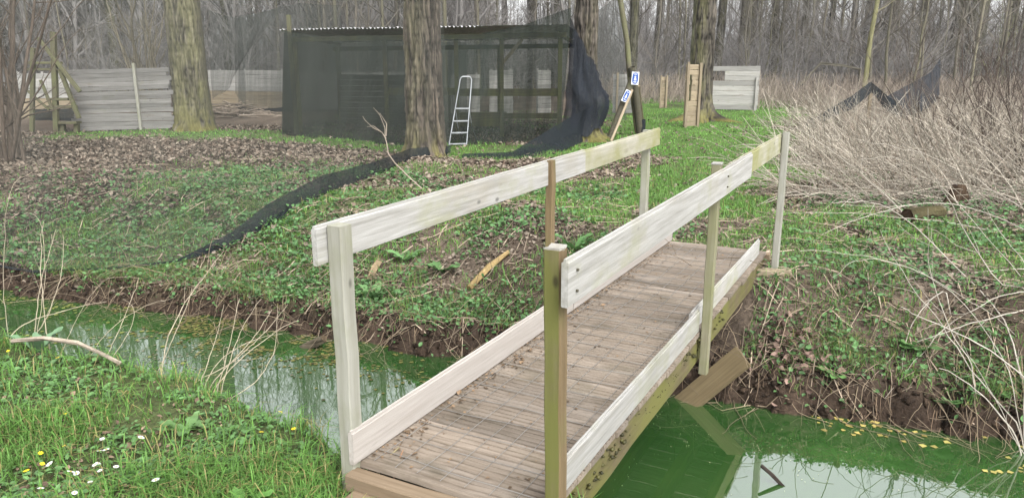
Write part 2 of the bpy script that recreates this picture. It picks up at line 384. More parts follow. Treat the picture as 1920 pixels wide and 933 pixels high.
# decking: grooved boards, each its own piece
def deck_prof(w, t, ridges):
    p = [(-w/2, -t/2), (w/2, -t/2)]; rw = w/ridges
    for k in range(ridges):
        x1 = w/2-k*rw; x0 = x1-rw
        p += [(x1-.001, t/2-.008), (x1-.004, t/2-.001), (x0+.006, t/2), (x0+.003, t/2-.008)]
    return p
bw = .139; nb = int((U1-U0)/(bw+.006)); dmesh = []
for q in range(6): dmesh.append(prism_mesh('deck_board', deck_prof(bw, .026, 4), V1-V0, M_DECK, seg=7, jit=.0018, seed=500+q))
for k in range(nb):
    u = U0+.075+k*(bw+.006); j = R.normal(0, .004); dz = R.normal(0, .0015)
    p0 = np.array(Wd(u, V0+j, DK-.013+dz)); p1 = np.array(Wd(u+R.normal(0, .002), V1+j, DK-.013+dz+R.normal(0, .001)))
    Mx, L = orient(p0, p1)
    if k % 2: Mx = Mx @ Matrix.Translation((L, 0, 0)) @ Matrix.Rotation(math.pi, 4, 'Z')
    link('deck_board', dmesh[R.integers(6)], br, Mx)
UE = U0+nb*(bw+.006)
# bearers
for v in (-1.045, -1.40, -1.80):
    bo = beam('bearer', Wd(2.2, v, -.025), Wd(UE-.02, v, -.025), .07, .168, M_BEAM, br, seg=14, jit=.002)
beam('end_sill', Wd(2.095, V0+.01, .028), Wd(2.10, V1-.02, .028), .075, .075, M_SILL, br, seg=5)
beam('end_sill', Wd(2.02, V0+.06, -.03), Wd(2.03, V1+.02, -.035), .075, .09, M_SILL, br, seg=5)
beam('end_sill', Wd(UE+.045, V0-.05, .005), Wd(UE+.05, V1+.02, .0), .075, .11, M_SILL, br, seg=5)
# moss lumps along the right-hand bearer top
mp = []
for _ in range(110):
    u = R.uniform(2.3, 4.9)**1.0; mp.append(Wd(u, V1+R.uniform(-.01, .006), DK-.03-R.uniform(0, .09)**1.0))
mp = np.array(mp); tv = np.array([[1, 0, 0], [0, 1, 0], [-1, 0, 0], [0, -1, 0], [0, 0, .8], [0, 0, -.8]]); tf = np.array([[0, 1, 4], [1, 2, 4], [2, 3, 4], [3, 0, 4], [1, 0, 5], [2, 1, 5], [3, 2, 5], [0, 3, 5]])
cl = sst(.42, .6, fbm(mp[:, 0]*3, mp[:, 1]*3, 5))
Vm, Fm, Cm = inst(tv, tf, mp, R.uniform(0, 6, len(mp)), (.004+.013*cl*R.uniform(.3, 1, len(mp))), None, np.array([.06, .056, .016])*R.uniform(.4, 1.4, (len(mp), 1)))
kind(link('moss', make_mesh('moss', Vm, Fm, M_LEAF, Cm, True), br), 'stuff')
# dirt and leaf scraps on the deck
dn = 900; du = R.uniform(U0+.05, UE-.1, dn); dvv = np.where(R.uniform(0, 1, dn) < .75, V0+.02+np.abs(R.normal(0, .06, dn)), R.uniform(V0+.03, V1-.05, dn))
dp = np.stack([du*SY+dvv*CY, du*CY-dvv*SY, np.full(dn, DK+.002)], -1); dtv = np.array([[0, 0, 0.], [.4, .45, .2], [0, 1., .05], [-.4, .5, .15]])
Vd, Fd, Cd = inst(dtv, np.array([[0, 1, 2], [0, 2, 3]]), dp, R.uniform(0, 6.28, dn), R.uniform(.006, .022, dn)*np.where(R.uniform(0, 1, dn) < .06, 2, 1), R.normal(0, .2, (dn, 2)), np.array([.10, .068, .042])*R.uniform(.4, 2.2, (dn, 1)))
kind(link('deck_litter', make_mesh('deck_litter', Vd, Fd, M_DEAD, Cd), br), 'stuff')
# welded wire laid on the deck
tb = []
for v in np.arange(V0+.07, V1-.03, .105):
    n = 40; uu = np.linspace(U0+.03, UE-.05, n); P = np.array([Wd(a, v+.004*math.sin(a*3+v*9), DK+.004+.0025*math.sin(a*11+v*30)) for a in uu]); tb.append((P, np.full(n, .0016)))
Vq, Fq = tubes(np.array([t[0] for t in tb]), np.array([t[1] for t in tb]), 4); tb2 = []
for u in np.arange(U0+.1, UE-.05, .152):
    n = 10; vs = np.linspace(V0+.04, V1-.03, n); P = np.array([Wd(u+.012*math.sin(a*4+u*7), a, DK+.006+.0025*math.sin(a*13+u*5)) for a in vs]); tb2.append((P, np.full(n, .0016)))
Vr, Fr = tubes(np.array([t[0] for t in tb2]), np.array([t[1] for t in tb2]), 4)
Va, Fa, _ = merge([(Vq, Fq), (Vr, Fr)]); link('wire_mesh', make_mesh('wire_mesh', Va, Fa, M_WIRE), br)
# posts
def post(u, v, z0, z1, s, m, label=None, lean=(0, 0), s2=None, name='post'):
    o = beam(name, Wd(u, v, z0), Wd(u+lean[0], v+lean[1], z1), s, s2 or s, m, br, up=(SY, CY, 0), seg=8, jit=.0012)
    if label: o['label'] = label
    return o
post(2.14, -1.862, -.35, 1.055, .068, M_POSTP, 'pale squared end post with greenish foot')
post(4.07, -1.895, .0, 1.075, .046, M_POSTB, 'thin brown middle post', s2=.05)
post(6.25, -2.015, -.3, 1.075, .062, M_POSTP)
p_r1 = post(2.165, -.966, -.45, 1.06, .06, M_POSTG, 'squared end post green with algae', lean=(0, -.02))
p_r2 = post(4.275, -.965, -.17, 1.085, .052, M_POSTQ, lean=(.01, 0))
post(6.30, -.898, -.25, 1.10, .052, M_POSTP, 'grey slim end post')
p_r1.data.materials.append(M_POSTB); vdir = Vector((CY, -SY, 0))     # the outer face has lost its algae
for f_ in p_r1.data.polygons:
    if (p_r1.matrix_basis.to_3x3() @ f_.normal).dot(vdir) > .6: f_.material_index = 1
for (u, v, z, pp) in ((2.165, -.986, 1.062, p_r1), (4.285, -.965, 1.087, p_r2)):   # fresh sawn caps
    beam('post_cap', Wd(u-.0285, v, z), Wd(u+.0285, v, z), .057, .008, M_WHITE, pp, seg=2)
# rails (outline with a rebated top edge)
def rail(name, u0, z0, u1, z1, v, h, m, t=.024, v2=None, **k):
    return beam(name, Wd(u0, v, z0), Wd(u1, v if v2 is None else v2, z1), t, h, m, br, prof=lip(t, h), seg=16, jit=.0006, **k)
rail('handrail_board', 2.055, .985, 4.62, 1.005, -1.911, .152, M_WHITE)
rail('handrail_board', 4.58, .985, 6.42, 1.01, -1.962, .150, M_GREENW)['label'] = 'rail board green with algae'
r_near = rail('handrail_board', 2.095, .968, 4.98, 1.0, -.922, .160, M_WHITE, v2=-.912)
rail('handrail_board', 4.5, .985, 6.33, 1.012, -.951, .150, M_GREENW, v2=-.942)['label'] = 'rail board green with algae'
rail('kick_board', 2.10, DK+.078, 4.28, DK+.078, -1.832, .148, M_PINK)
rail('kick_board', 4.29, DK+.078, 6.5, DK+.078, -1.832, .148, M_PINK)
rail('kick_board', 2.20, DK+.07, 4.262, DK+.074, -1.016, .135, M_WHITE)
rail('kick_board', 4.20, DK+.070, 6.30, DK+.075, -1.042, .135, M_WHITE)
for (u, v, z) in ((2.16, -.908, 1.0), (2.16, -.908, .93), (4.28, -.900, 1.02), (4.28, -.900, .96)):   # nail heads
    beam('nail', Wd(u, v-.01, z), Wd(u, v+.006, z), .008, .008, M_DARKP, r_near, up=(0, 0, 1), seg=1, jit=0)
# ------------------------------------------------------------------ loose timber
p = G(1292, 742, WATER)
def loose(name, a, b, w, t, m, label, cat, up=(0, 0, 1), **k):
    o = beam(name, a, b, w, t, m, None, up=up, seg=6, **k); return tag(o, label, cat)
a_ = G(1292, 745, WATER)+np.array([0, -.12, 0]); a_ = G(1290, 752, WATER); b_ = D(1394, 667, a_[1]-.06); dv = (a_-b_)
loose('loose_plank', a_+dv*.5, b_, .18, .045, M_PLANK, 'wide brown plank sticking up out of the green water beside the bridge', 'plank', up=(-.45, -.55, .7))
q = GH(1452, 514); loose('timber_offcut', q+np.array([-.14, .02, .012]), q+np.array([.13, -.0, .016]), .075, .045, M_TANB, 'short sawn timber block lying at the foot of the grey slim bridge post', 'timber')
q = GH(1755, 484); loose('broken_timber', q+np.array([-.14, .02, .02]), q+np.array([.14, -.02, .02]), .05, .04, M_TANB, 'small split piece of pale timber lying on the bank below the dry stalks', 'timber')
def log(name, pts, rs, k, col, label, cat, endcol=None, rough=.01, seed=1):
    r = np.random.default_rng(seed); pts = np.array(pts, float); n = len(pts)
    Vt, Ft = tubes(pts[None], np.array(rs)[None], k)
    Vt = Vt + r.normal(0, rough, Vt.shape)
    cc = np.array(col)*r.uniform(.6, 1.4, (len(Vt), 1)); ec = np.array(endcol if endcol is not None else col)
    Vt = np.vstack([Vt, Vt[:k], Vt[-k:]]); cc = np.vstack([cc, np.tile(ec, (2*k, 1))]); o_ = n*k
    caps = [np.array([[o_+q for q in range(k)][::-1]]), np.array([[o_+k+q for q in range(k)]])]
    return tag(link(name, make_mesh(name, Vt, [Ft]+caps, M_BARK, cc)), label, cat)
a_ = G(575, 650, WATER); b_ = D(608, 634, a_[1]-.05)
log('log_stub', [a_+(a_-b_)*.6, a_, b_*.5+a_*.5, b_], [.035, .038, .04, .035], 9, (.06, .05, .035), 'short dark broken log stub poking out of the green water', 'log', (.075, .055, .035), .006, 3)
a_ = G(1466, 908, WATER); b_ = D(1428, 872, a_[1]+.05)
log('sunken_stick', [a_+(a_-b_)*.5, a_, a_*.5+b_*.5, b_], [.014, .013, .013, .011], 7, (.03, .024, .02), 'short dark stick poking out of the water among sky reflections', 'stick', None, .002, 4)
q = GH(1718, 415)
log('cut_log', [q+np.array([-.12, -.05, .06]), q+np.array([.1, .05, .07]), q+np.array([.33, .16, .07])], [.085, .09, .08], 12, (.05, .043, .022), 'sawn mossy log end lying on the bank under the dry stalks', 'log', (.035, .022, .014), .008, 5)
q = GH(1790, 385)
log('rotten_stump', [q+np.array([0, 0, -.05]), q+np.array([.02, 0, .1]), q+np.array([.03, .02, .24])], [.14, .11, .07], 11, (.05, .034, .022), 'dark jagged rotten stump among the dry stalks', 'stump', (.02, .013, .01), .016, 6)
q0 = G(25, 650, .02); q1 = G(150, 662, .02); q2 = G(228, 690, -.01)
log('fallen_branch', [q0+np.array([0, 0, .04]), .5*(q0+q1)+np.array([0, 0, .075]), q1+np.array([0, 0, .06]), .5*(q1+q2)+np.array([0, 0, .05]), q2+np.array([0, 0, .03])], [.011, .014, .013, .010, .006], 7, (.22, .185, .145), 'barkless pale fallen branch lying on the grassy edge of the near bank', 'branch', None, .004, 7)
q0 = GH(880, 545); q1 = GH(952, 482)
log('bank_branch', [q0+np.array([0, 0, .03]), .5*(q0+q1)+np.array([0, 0, .07]), q1+np.array([0, 0, .05])], [.030, .028, .024], 8, (.22, .16, .075), 'thick bare branch lying up the far bank behind the bridge', 'branch', None, .004, 8)
q0 = GH(692, 530); q1 = GH(712, 498)
log('split_log', [q0+np.array([0, 0, .02]), .5*(q0+q1)+np.array([0, 0, .05]), q1+np.array([0, 0, .04])], [.034, .035, .03], 7, (.15, .115, .07), 'short split piece of wood on the far bank under the white left rail', 'wood', None, .007, 9)
q0 = GH(1320, 720); q1 = D(1445, 560, GH(1445, 600)[1])
# twigs leaning on the near end of the deck
for i, (pa, pb, r0, lab) in enumerate((((700, 905), (748, 838), .007, 'thin grey-green twig lying over the near end of the bridge'), ((735, 915), (756, 843), .005, 'thin reddish twig lying over the near end of the bridge'))):
    A = G(*pa, DK-.09); B = G(*pb, DK+.012)
    log('twig', [A, .6*A+.4*B+np.array([0, 0, .03]), B], [r0, r0, r0*.5], 5, (.2, .17, .1) if i == 0 else (.26, .15, .09), lab, 'twig', None, .001, 30+i)
# ------------------------------------------------------------------ trees
def grow(PP, PR, per, t0, t1, lf, ang, n, rf, up=.3, wig=.12, r=R, lr=.4):
    B, m_, _ = PP.shape
    t = r.uniform(t0, t1, (B, per)); f = t*(m_-1); i = np.clip(f.astype(int), 0, m_-2); w_ = (f-i)[..., None]
    bi = np.arange(B)[:, None]
    S = PP[bi, i]*(1-w_)+PP[bi, i+1]*w_; T = PP[bi, i+1]-PP[bi, i]; T /= np.linalg.norm(T, axis=-1, keepdims=True)+1e-9
    r0 = (PR[bi, i]*(1-w_[..., 0])+PR[bi, i+1]*w_[..., 0])*rf
    L = np.linalg.norm(PP[:, -1]-PP[:, 0], axis=1)[:, None]*lf*(1-.6*(t-t0)/(t1-t0+1e-6))*r.uniform(1-lr, 1+lr, t.shape)
    rv = r.normal(0, 1, T.shape); rv -= (rv*T).sum(-1, keepdims=True)*T; rv /= np.linalg.norm(rv, axis=-1, keepdims=True)+1e-9
    a = ang*r.uniform(.7, 1.3, t.shape)[..., None]
    d = T*np.cos(a)+rv*np.sin(a)
    K = B*per; d = d.reshape(K, 3); S = S.reshape(K, 3); L = L.reshape(K); r0 = r0.reshape(K)
    Q = np.zeros((K, n, 3)); Q[:, 0] = S; cur = d
    for k in range(1, n):
        cur = cur + r.normal(0, wig, (K, 3)) + np.array([0, 0, up/n]); cur /= np.linalg.norm(cur, axis=1, keepdims=True)
        Q[:, k] = Q[:, k-1]+cur*(L/(n-1))[:, None]
    return Q, r0[:, None]*np.linspace(1, .28, n)[None]
def trunk_path(h, lean, wig, n, r):
    z = np.linspace(0, 1, n); P = np.zeros((n, 3)); P[:, 2] = z*h
    P[:, 0] = lean[0]*z*h + np.cumsum(r.normal(0, wig, n))*h/n; P[:, 1] = lean[1]*z*h + np.cumsum(r.normal(0, wig, n))*h/n
    P[:, :2] -= P[0, :2]; return P
BARKG = np.array([.125, .112, .092]); MOSSC = np.array([.13, .14, .045])
def bare_tree(name, label, loc, h, r0, seed, group, clear=.3, nb1=16, nb2=5, nb3=3, lean=(0, 0), col=BARKG, moss=.3, sides=8, twigk=3, wig=.05, lf=.33, ang=.8, tr=.25):
    r = np.random.default_rng(seed)
    T = trunk_path(h, lean, wig, 14, r)[None]; z = np.linspace(0, 1, 14); TR = (r0*(1-(1-tr)*z)*(1+.35*np.exp(-z*h/.35)))[None]
    V, F = tubes(T, TR, sides); th = np.arange(len(V)) % sides
    mo = (np.cos((th/sides)*6.283-2.4)*.5+.5)*moss*np.exp(-V[:, 2]/6)
    c = (col*(1-mo[:, None])+MOSSC*mo[:, None])*r.uniform(.75, 1.25, (len(V), 1))
    root = thing(name, label, 'tree', loc, group)
    MM = Matrix.Translation(Vector([float(q) for q in loc]))
    link('trunk', make_mesh('trunk', V, F, M_BARK, c, True), root, MM)
    B1, R1 = grow(T, TR, nb1, clear, .99, lf, ang, 7, .42, .5, .13, r)
    B2, R2 = grow(B1, R1, nb2, .2, 1, .45, .7, 5, .5, .3, .16, r)
    B3, R3 = grow(B2, R2, nb3, .2, 1, .55, .7, 4, .55, .3, .2, r)
    R2 = np.maximum(R2, .004); R3 = np.maximum(R3, .0035)
    V, F, c = merge([tubes(B1, R1, max(4, twigk))+(col*.95,), tubes(B2, R2, 3)+(col*.9,), tubes(B3, R3, 3)+(col*.8,)])
    link('crown', make_mesh('crown', V, F, M_TWIG, c*r.uniform(.8, 1.2, (len(V), 1))), root, MM)
    return root
def big_trunk(name, label, base, h, r0, seed, top=None, group=None, roots=(), moss=.5, col=(.20, .165, .13), fur=.035, lean=(0, 0), na=110, nz=240, clear=.38, mossdir=(-1, -.2), mossh=.5, flare=.38, allmoss=0.0, crown=True, ridges=15):
    """a large trunk with furrowed bark, root flare and a bare crown high up"""
    r = np.random.default_rng(seed); base = np.array(base, float)
    zz = np.concatenate([np.linspace(-.15, 4.2, nz), np.linspace(4.6, h, 14)]); th = np.arange(na)/na*2*math.pi
    T, Zz = np.meshgrid(th, zz)
    rr = r0*(1-.72*np.clip(Zz, 0, None)/h)
    fl = np.exp(-np.clip(Zz+.05, 0, None)/.32)
    lobes = 1+.35*np.cos(T*5+seed)+.25*np.cos(T*3+seed*2)
    rr = rr*(1+flare*fl*np.clip(lobes, .2, 2))
    for (ta, amp, wd) in roots:
        d = np.angle(np.exp(1j*(T-ta))); rr = rr+amp*np.exp(-(d/wd)**2)*np.exp(-np.clip(Zz, 0, None)/(.10+.05*amp))
    s_ = T/6.28318*ridges
    wob = (fbm(s_*1.0, Zz*1.6, seed, 3)-.5)*2.4
    def per(a, b, sd): return vnoise(np.mod(a, ridges*2), b, sd)
    sa = (s_*2+wob)
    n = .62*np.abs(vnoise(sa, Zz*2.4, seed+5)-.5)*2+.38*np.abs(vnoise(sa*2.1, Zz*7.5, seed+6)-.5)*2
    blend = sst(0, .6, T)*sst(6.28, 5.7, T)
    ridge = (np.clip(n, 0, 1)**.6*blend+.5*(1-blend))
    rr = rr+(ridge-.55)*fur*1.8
    P = np.stack([rr*np.cos(T)+lean[0]*Zz, rr*np.sin(T)+lean[1]*Zz, Zz], -1)
    V, F = grid(P, True)
    md = np.array(mossdir)/np.linalg.norm(mossdir); side = np.clip(np.cos(T)*md[0]+np.sin(T)*md[1]+.15, 0, 1)
    mo = np.clip(np.exp(-np.clip(Zz, 0, None)/mossh)*1.1*sst(.4, .6, fbm(T*4, Zz*5, seed+3)+.1*side)+side*moss*sst(.35, .65, fbm(T*3, Zz*2.2, seed+2))+allmoss*sst(.4, .7, fbm(T*6, Zz*3, seed+4)), 0, .9)[..., None]
    c = np.array(col)*(.05+1.25*np.clip(ridge, 0, 1)**1.8)[..., None]*(.8+.5*fbm(T*3, Zz*.8, seed+8))[..., None]  # lichen-pale ridges; crevice shade of the furrows painted into the bark colour
    mc = np.array([.095, .086, .026])*np.exp(-np.clip(Zz, 0, None)/.4)[..., None]+np.array([.12, .115, .06])*(1-np.exp(-np.clip(Zz, 0, None)/.4))[..., None]
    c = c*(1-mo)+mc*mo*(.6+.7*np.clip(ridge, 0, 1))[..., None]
    root = thing(name, label, 'tree', base, group); MM = Matrix.Translation(Vector([float(q) for q in base]))
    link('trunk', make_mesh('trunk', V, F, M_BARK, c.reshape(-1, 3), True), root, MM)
    if crown:
        z = np.linspace(0, h, 14); TP = np.stack([lean[0]*z, lean[1]*z, z], -1)[None]; TR = (r0*(1-.72*z/h))[None]
        B1, R1 = grow(TP, TR, 15, clear, .99, .35, .75, 7, .4, .5, .12, r); B2, R2 = grow(B1, R1, 5, .2, 1, .45, .7, 5, .5, .3, .16, r); B3, R3 = grow(B2, R2, 3, .2, 1, .5, .7, 4, .5, .3, .2, r)
        V, F, c = merge([tubes(B1, R1, 5)+(BARKG,), tubes(B2, R2, 4)+(BARKG*.9,), tubes(B3, np.maximum(R3, .006), 3)+(BARKG*.8,)])
        link('crown', make_mesh('crown', V, F, M_TWIG, c), root, MM)
    return root
def onG(px, py): p = GH(px, py); return p
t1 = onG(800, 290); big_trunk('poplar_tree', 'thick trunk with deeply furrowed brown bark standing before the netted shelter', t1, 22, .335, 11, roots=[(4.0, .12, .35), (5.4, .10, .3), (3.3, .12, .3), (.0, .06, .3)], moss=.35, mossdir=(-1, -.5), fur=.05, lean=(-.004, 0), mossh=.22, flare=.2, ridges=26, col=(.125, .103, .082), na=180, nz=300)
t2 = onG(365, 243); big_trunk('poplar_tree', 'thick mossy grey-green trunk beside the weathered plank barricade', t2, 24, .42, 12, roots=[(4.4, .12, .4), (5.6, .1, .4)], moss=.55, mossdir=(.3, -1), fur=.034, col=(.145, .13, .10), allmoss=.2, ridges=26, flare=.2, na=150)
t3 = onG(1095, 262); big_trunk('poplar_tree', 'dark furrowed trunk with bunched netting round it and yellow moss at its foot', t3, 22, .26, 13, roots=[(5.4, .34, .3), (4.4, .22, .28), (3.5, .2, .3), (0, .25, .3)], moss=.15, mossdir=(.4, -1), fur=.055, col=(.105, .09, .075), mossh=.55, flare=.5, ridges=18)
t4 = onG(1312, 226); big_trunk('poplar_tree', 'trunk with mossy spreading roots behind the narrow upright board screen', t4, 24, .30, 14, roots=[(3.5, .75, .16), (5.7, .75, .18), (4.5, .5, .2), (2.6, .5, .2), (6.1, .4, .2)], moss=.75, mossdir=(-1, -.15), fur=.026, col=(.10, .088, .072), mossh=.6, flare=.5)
BG = (  # px, base y, width px, colour, lean, label
    (228, 172, 26, (.165, .165, .10), 0, 'mossy trunk behind the weathered plank barricade'),
    (432, 168, 14, (.17, .165, .1), 0, 'slim greenish trunk rising behind the torn hanging netting'),
    (530, 165, 15, (.10, .10, .085), 0, 'dark slim trunk left of the netted shelter'),
    (667, 158, 17, (.12, .12, .09), 0, 'dark trunk behind the tin roof, beside a thicker mossy one'),
    (694, 166, 29, (.18, .18, .11), 0, 'thick mossy trunk rising behind the shelter roof'),
    (727, 158, 18, (.16, .16, .11), 0, 'slim trunk between the mossy trunk and the furrowed poplar, behind the roof'),
    (835, 156, 12, (.13, .125, .1), 0, 'slim trunk just past the furrowed poplar behind the roof'),
    (876, 156, 16, (.17, .175, .1), 0, 'pale green trunk behind the shelter roof above the stepladder'),
    (998, 158, 20, (.13, .12, .1), 0, 'grey trunk behind the flat end of the shelter roof'),
    (1184, 182, 18, (.12, .115, .095), 0, 'grey trunk behind the leaning green pole'),
    (1299, 200, 20, (.20, .205, .13), 0, 'pale green-sided trunk close behind the tree with spreading roots'),
    (1341, 172, 17, (.11, .1, .085), .03, 'leaning dark trunk behind the tree with spreading roots'),
    (1387, 168, 17, (.24, .215, .18), 0, 'pale trunk behind the white board wall with a window opening'),
    (1402, 166, 16, (.12, .105, .09), 0, 'dark trunk paired with the pale one behind the white board wall'),
    (1617, 160, 20, (.13, .115, .1), 0, 'grey trunk behind the yellow-green sapling'),
    (1655, 160, 28, (.12, .11, .095), .01, 'wide dark trunk behind the yellow-green sapling'),
    (1782, 168, 28, (.15, .14, .11), 0, 'dark trunk of the pair standing behind the draped black netting'),
    (1814, 172, 38, (.19, .185, .135), 0, 'wide lichen-grey trunk of the pair standing behind the draped black netting'))
for i, (px, by, wpx, cc, ln, lab) in enumerate(BG):
    p = onG(px, by); r0 = wpx/FPX*p[1]*.5
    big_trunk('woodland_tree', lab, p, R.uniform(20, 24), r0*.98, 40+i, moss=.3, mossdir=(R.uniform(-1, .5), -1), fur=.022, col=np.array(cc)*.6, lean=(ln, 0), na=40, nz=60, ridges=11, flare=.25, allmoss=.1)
for i, (px, by, wpx, side) in enumerate(((15, 170, 16, 0), (135, 165, 14, 0), (330, 166, 13, 0), (480, 164, 12, 0), (590, 160, 14, 1), (790, 158, 15, 1), (945, 158, 13, 1), (1040, 160, 15, 1), (1225, 170, 13, 2), (1445, 168, 14, 2), (1500, 168, 15, 2), (1545, 166, 12, 2), (1590, 168, 13, 2), (1715, 168, 16, 2), (1870, 170, 18, 2), (1905, 168, 14, 2))):
    p = onG(px, by); cc = np.array([.10, .092, .078])*R.uniform(.6, 1.15)
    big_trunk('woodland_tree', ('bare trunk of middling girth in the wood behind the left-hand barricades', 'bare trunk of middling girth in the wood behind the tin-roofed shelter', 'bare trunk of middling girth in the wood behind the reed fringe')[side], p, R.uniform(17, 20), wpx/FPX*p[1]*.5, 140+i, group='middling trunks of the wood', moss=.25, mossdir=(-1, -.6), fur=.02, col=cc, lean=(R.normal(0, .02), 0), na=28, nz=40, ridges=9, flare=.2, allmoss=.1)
# slender trees of the wood: a few kinds, copied
protos = []
kinds = [(15, .075, .035), (13, .06, .05), (17, .10, .03), (12, .05, .07), (16, .085, .05), (11, .042, .07)]
for i, (h, r0, wg) in enumerate(kinds):
    protos.append(bare_tree('slender_tree', 'slender bare grey-brown tree in the wood behind the clearing', (0, 0, -100), h, r0, 200+i, 'slender trees of the bare wood', clear=.07, nb1=30, nb2=5, nb3=2, wig=wg, lf=.20, ang=.75, col=BARKG*R.uniform(.7, 1.1), moss=.35, tr=.2, lean=(R.uniform(-.05, .05), 0)))
used = [False]*len(protos); placed = []
def put_slender(x, y, s, k):
    s = min(s, (.42 if x > 2 else .55)*y/kinds[k][0])
    M = Matrix.Translation(Vector((x, y, hz(x, y)-.05))) @ Matrix.Rotation(R.uniform(0, 6.28), 4, 'Z') @ Matrix.Scale(s, 4)
    if not used[k]: protos[k].matrix_basis = M; used[k] = True
    else: copy_tree(protos[k], M)
n_ = 0
while n_ < 150:
    y = R.uniform(29, 62); x = R.uniform(-.72, .78)*y
    px = 960+FPX*x/y/.97
    if px < 600 and y < 34: continue
    if 1190 < px < 1500 and y < 33: continue
    if any((x-a)**2+(y-b)**2 < 1.2 for a, b in placed): continue
    placed.append((x, y)); put_slender(x, y, R.uniform(.75, 1.1), R.integers(len(kinds))); n_ += 1
for (px, by) in ((1428, 172), (1466, 178), (1478, 182), (1505, 176), (1560, 172), (1582, 178), (1690, 170), (1900, 175), (1870, 180), (300, 170), (60, 180), (175, 170), (620, 160), (930, 165), (1060, 165)):
    p = onG(px, by); put_slender(p[0], p[1], R.uniform(1.0, 1.35), R.integers(len(kinds)))
# a helper that strews whole meshes over points (geometry-node instances), for what nobody could count
def strew(name, label, cat, meshes, pos, rotz, scl):
    src = bpy.data.collections.new(name+'_sources')
    for k, me in enumerate(meshes): src.objects.link(bpy.data.objects.new('%s_source_%d' % (name, k), me))
    me = bpy.data.meshes.new(name); me.vertices.add(len(pos)); me.vertices.foreach_set('co', np.asarray(pos, np.float32).ravel())
    for nm, tp, arr, ky in (('rotz', 'FLOAT', rotz, 'value'), ('scl', 'FLOAT', scl, 'value'), ('pick', 'INT', R.integers(0, len(meshes), len(pos)), 'value')):
        a = me.attributes.new(nm, tp, 'POINT'); a.data.foreach_set(ky, np.asarray(arr, np.float32 if tp == 'FLOAT' else np.int32))
    o = link(name, me); ng = bpy.data.node_groups.new(name, 'GeometryNodeTree')
    ng.interface.new_socket('Geometry', in_out='INPUT', socket_type='NodeSocketGeometry'); ng.interface.new_socket('Geometry', in_out='OUTPUT', socket_type='NodeSocketGeometry')
    gi = ng.nodes.new('NodeGroupInput'); go = ng.nodes.new('NodeGroupOutput'); ci = ng.nodes.new('GeometryNodeCollectionInfo'); ip = ng.nodes.new('GeometryNodeInstanceOnPoints')
    ci.inputs['Collection'].default_value = src; ci.inputs['Separate Children'].default_value = True; ci.inputs['Reset Children'].default_value = True
    def at_(nm, tp):
        n = ng.nodes.new('GeometryNodeInputNamedAttribute'); n.data_type = tp; n.inputs['Name'].default_value = nm; return n.outputs[0]
    cx = ng.nodes.new('ShaderNodeCombineXYZ'); e2r = ng.nodes.new('FunctionNodeEulerToRotation')
    L = ng.links.new; L(gi.outputs[0], ip.inputs['Points']); L(ci.outputs[0], ip.inputs['Instance']); ip.inputs['Pick Instance'].default_value = True
    L(at_('pick', 'INT'), ip.inputs['Instance Index']); L(at_('rotz', 'FLOAT'), cx.inputs[2]); L(cx.outputs[0], e2r.inputs[0]); L(e2r.outputs[0], ip.inputs['Rotation']); L(at_('scl', 'FLOAT'), ip.inputs['Scale']); L(ip.outputs[0], go.inputs[0])
    md = o.modifiers.new('strew', 'NODES'); md.node_group = ng
    return kind(tag(o, label, cat), 'stuff')
cb = np.array([.185, .175, .165]); fm = []
for k in range(7):
    r = np.random.default_rng(700+k); h = r.uniform(13, 20); r0 = r.uniform(.05, .14)
    T = trunk_path(h, (r.normal(0, .05), r.normal(0, .05)), .10, 9, r)[None]; TR = (r0*np.linspace(1, .2, 9))[None]
    B1, R1 = grow(T, TR, 34, .05, .99, .22, .8, 6, .42, .5, .16, r); B2, R2 = grow(B1, R1, 4, .15, 1, .5, .7, 4, .55, .25, .18, r); B3, R3 = grow(B2, R2, 3, .2, 1, .6, .7, 3, .6, .2, .2, r)
    tone = r.uniform(.8, 1.2)
    V, F, c = merge([tubes(T, TR, 6)+(cb*.8*tone,), tubes(B1, np.maximum(R1, .009), 3)+(cb*.9*tone,), tubes(B2, np.maximum(R2, .007), 3)+(cb*tone,), tubes(B3, np.maximum(R3, .006), 3)+(cb*1.05*tone,)])
    fm.append(make_mesh('far_tree', V, F, M_TWIG, c*r.uniform(.8, 1.2, (len(V), 1))))
N0 = 520; y = 44+75*R.uniform(0, 1, N0)**1.15; x = R.uniform(-.85, .92, N0)*y
xl = R.uniform(-.9, -.02, 170); yl = R.uniform(38, 52, 170); x = np.concatenate([x, xl*yl]); y = np.concatenate([y, yl]); N0 = len(x)
strew('far_wood', 'far grey-brown mass of bare stems and twigs closing the view', 'woodland', fm, np.stack([x, y, np.full(N0, -.1)], -1), R.uniform(0, 6.28, N0), R.uniform(.75, 1.3, N0)*np.where(x > 2, .82, 1.0))
um = []
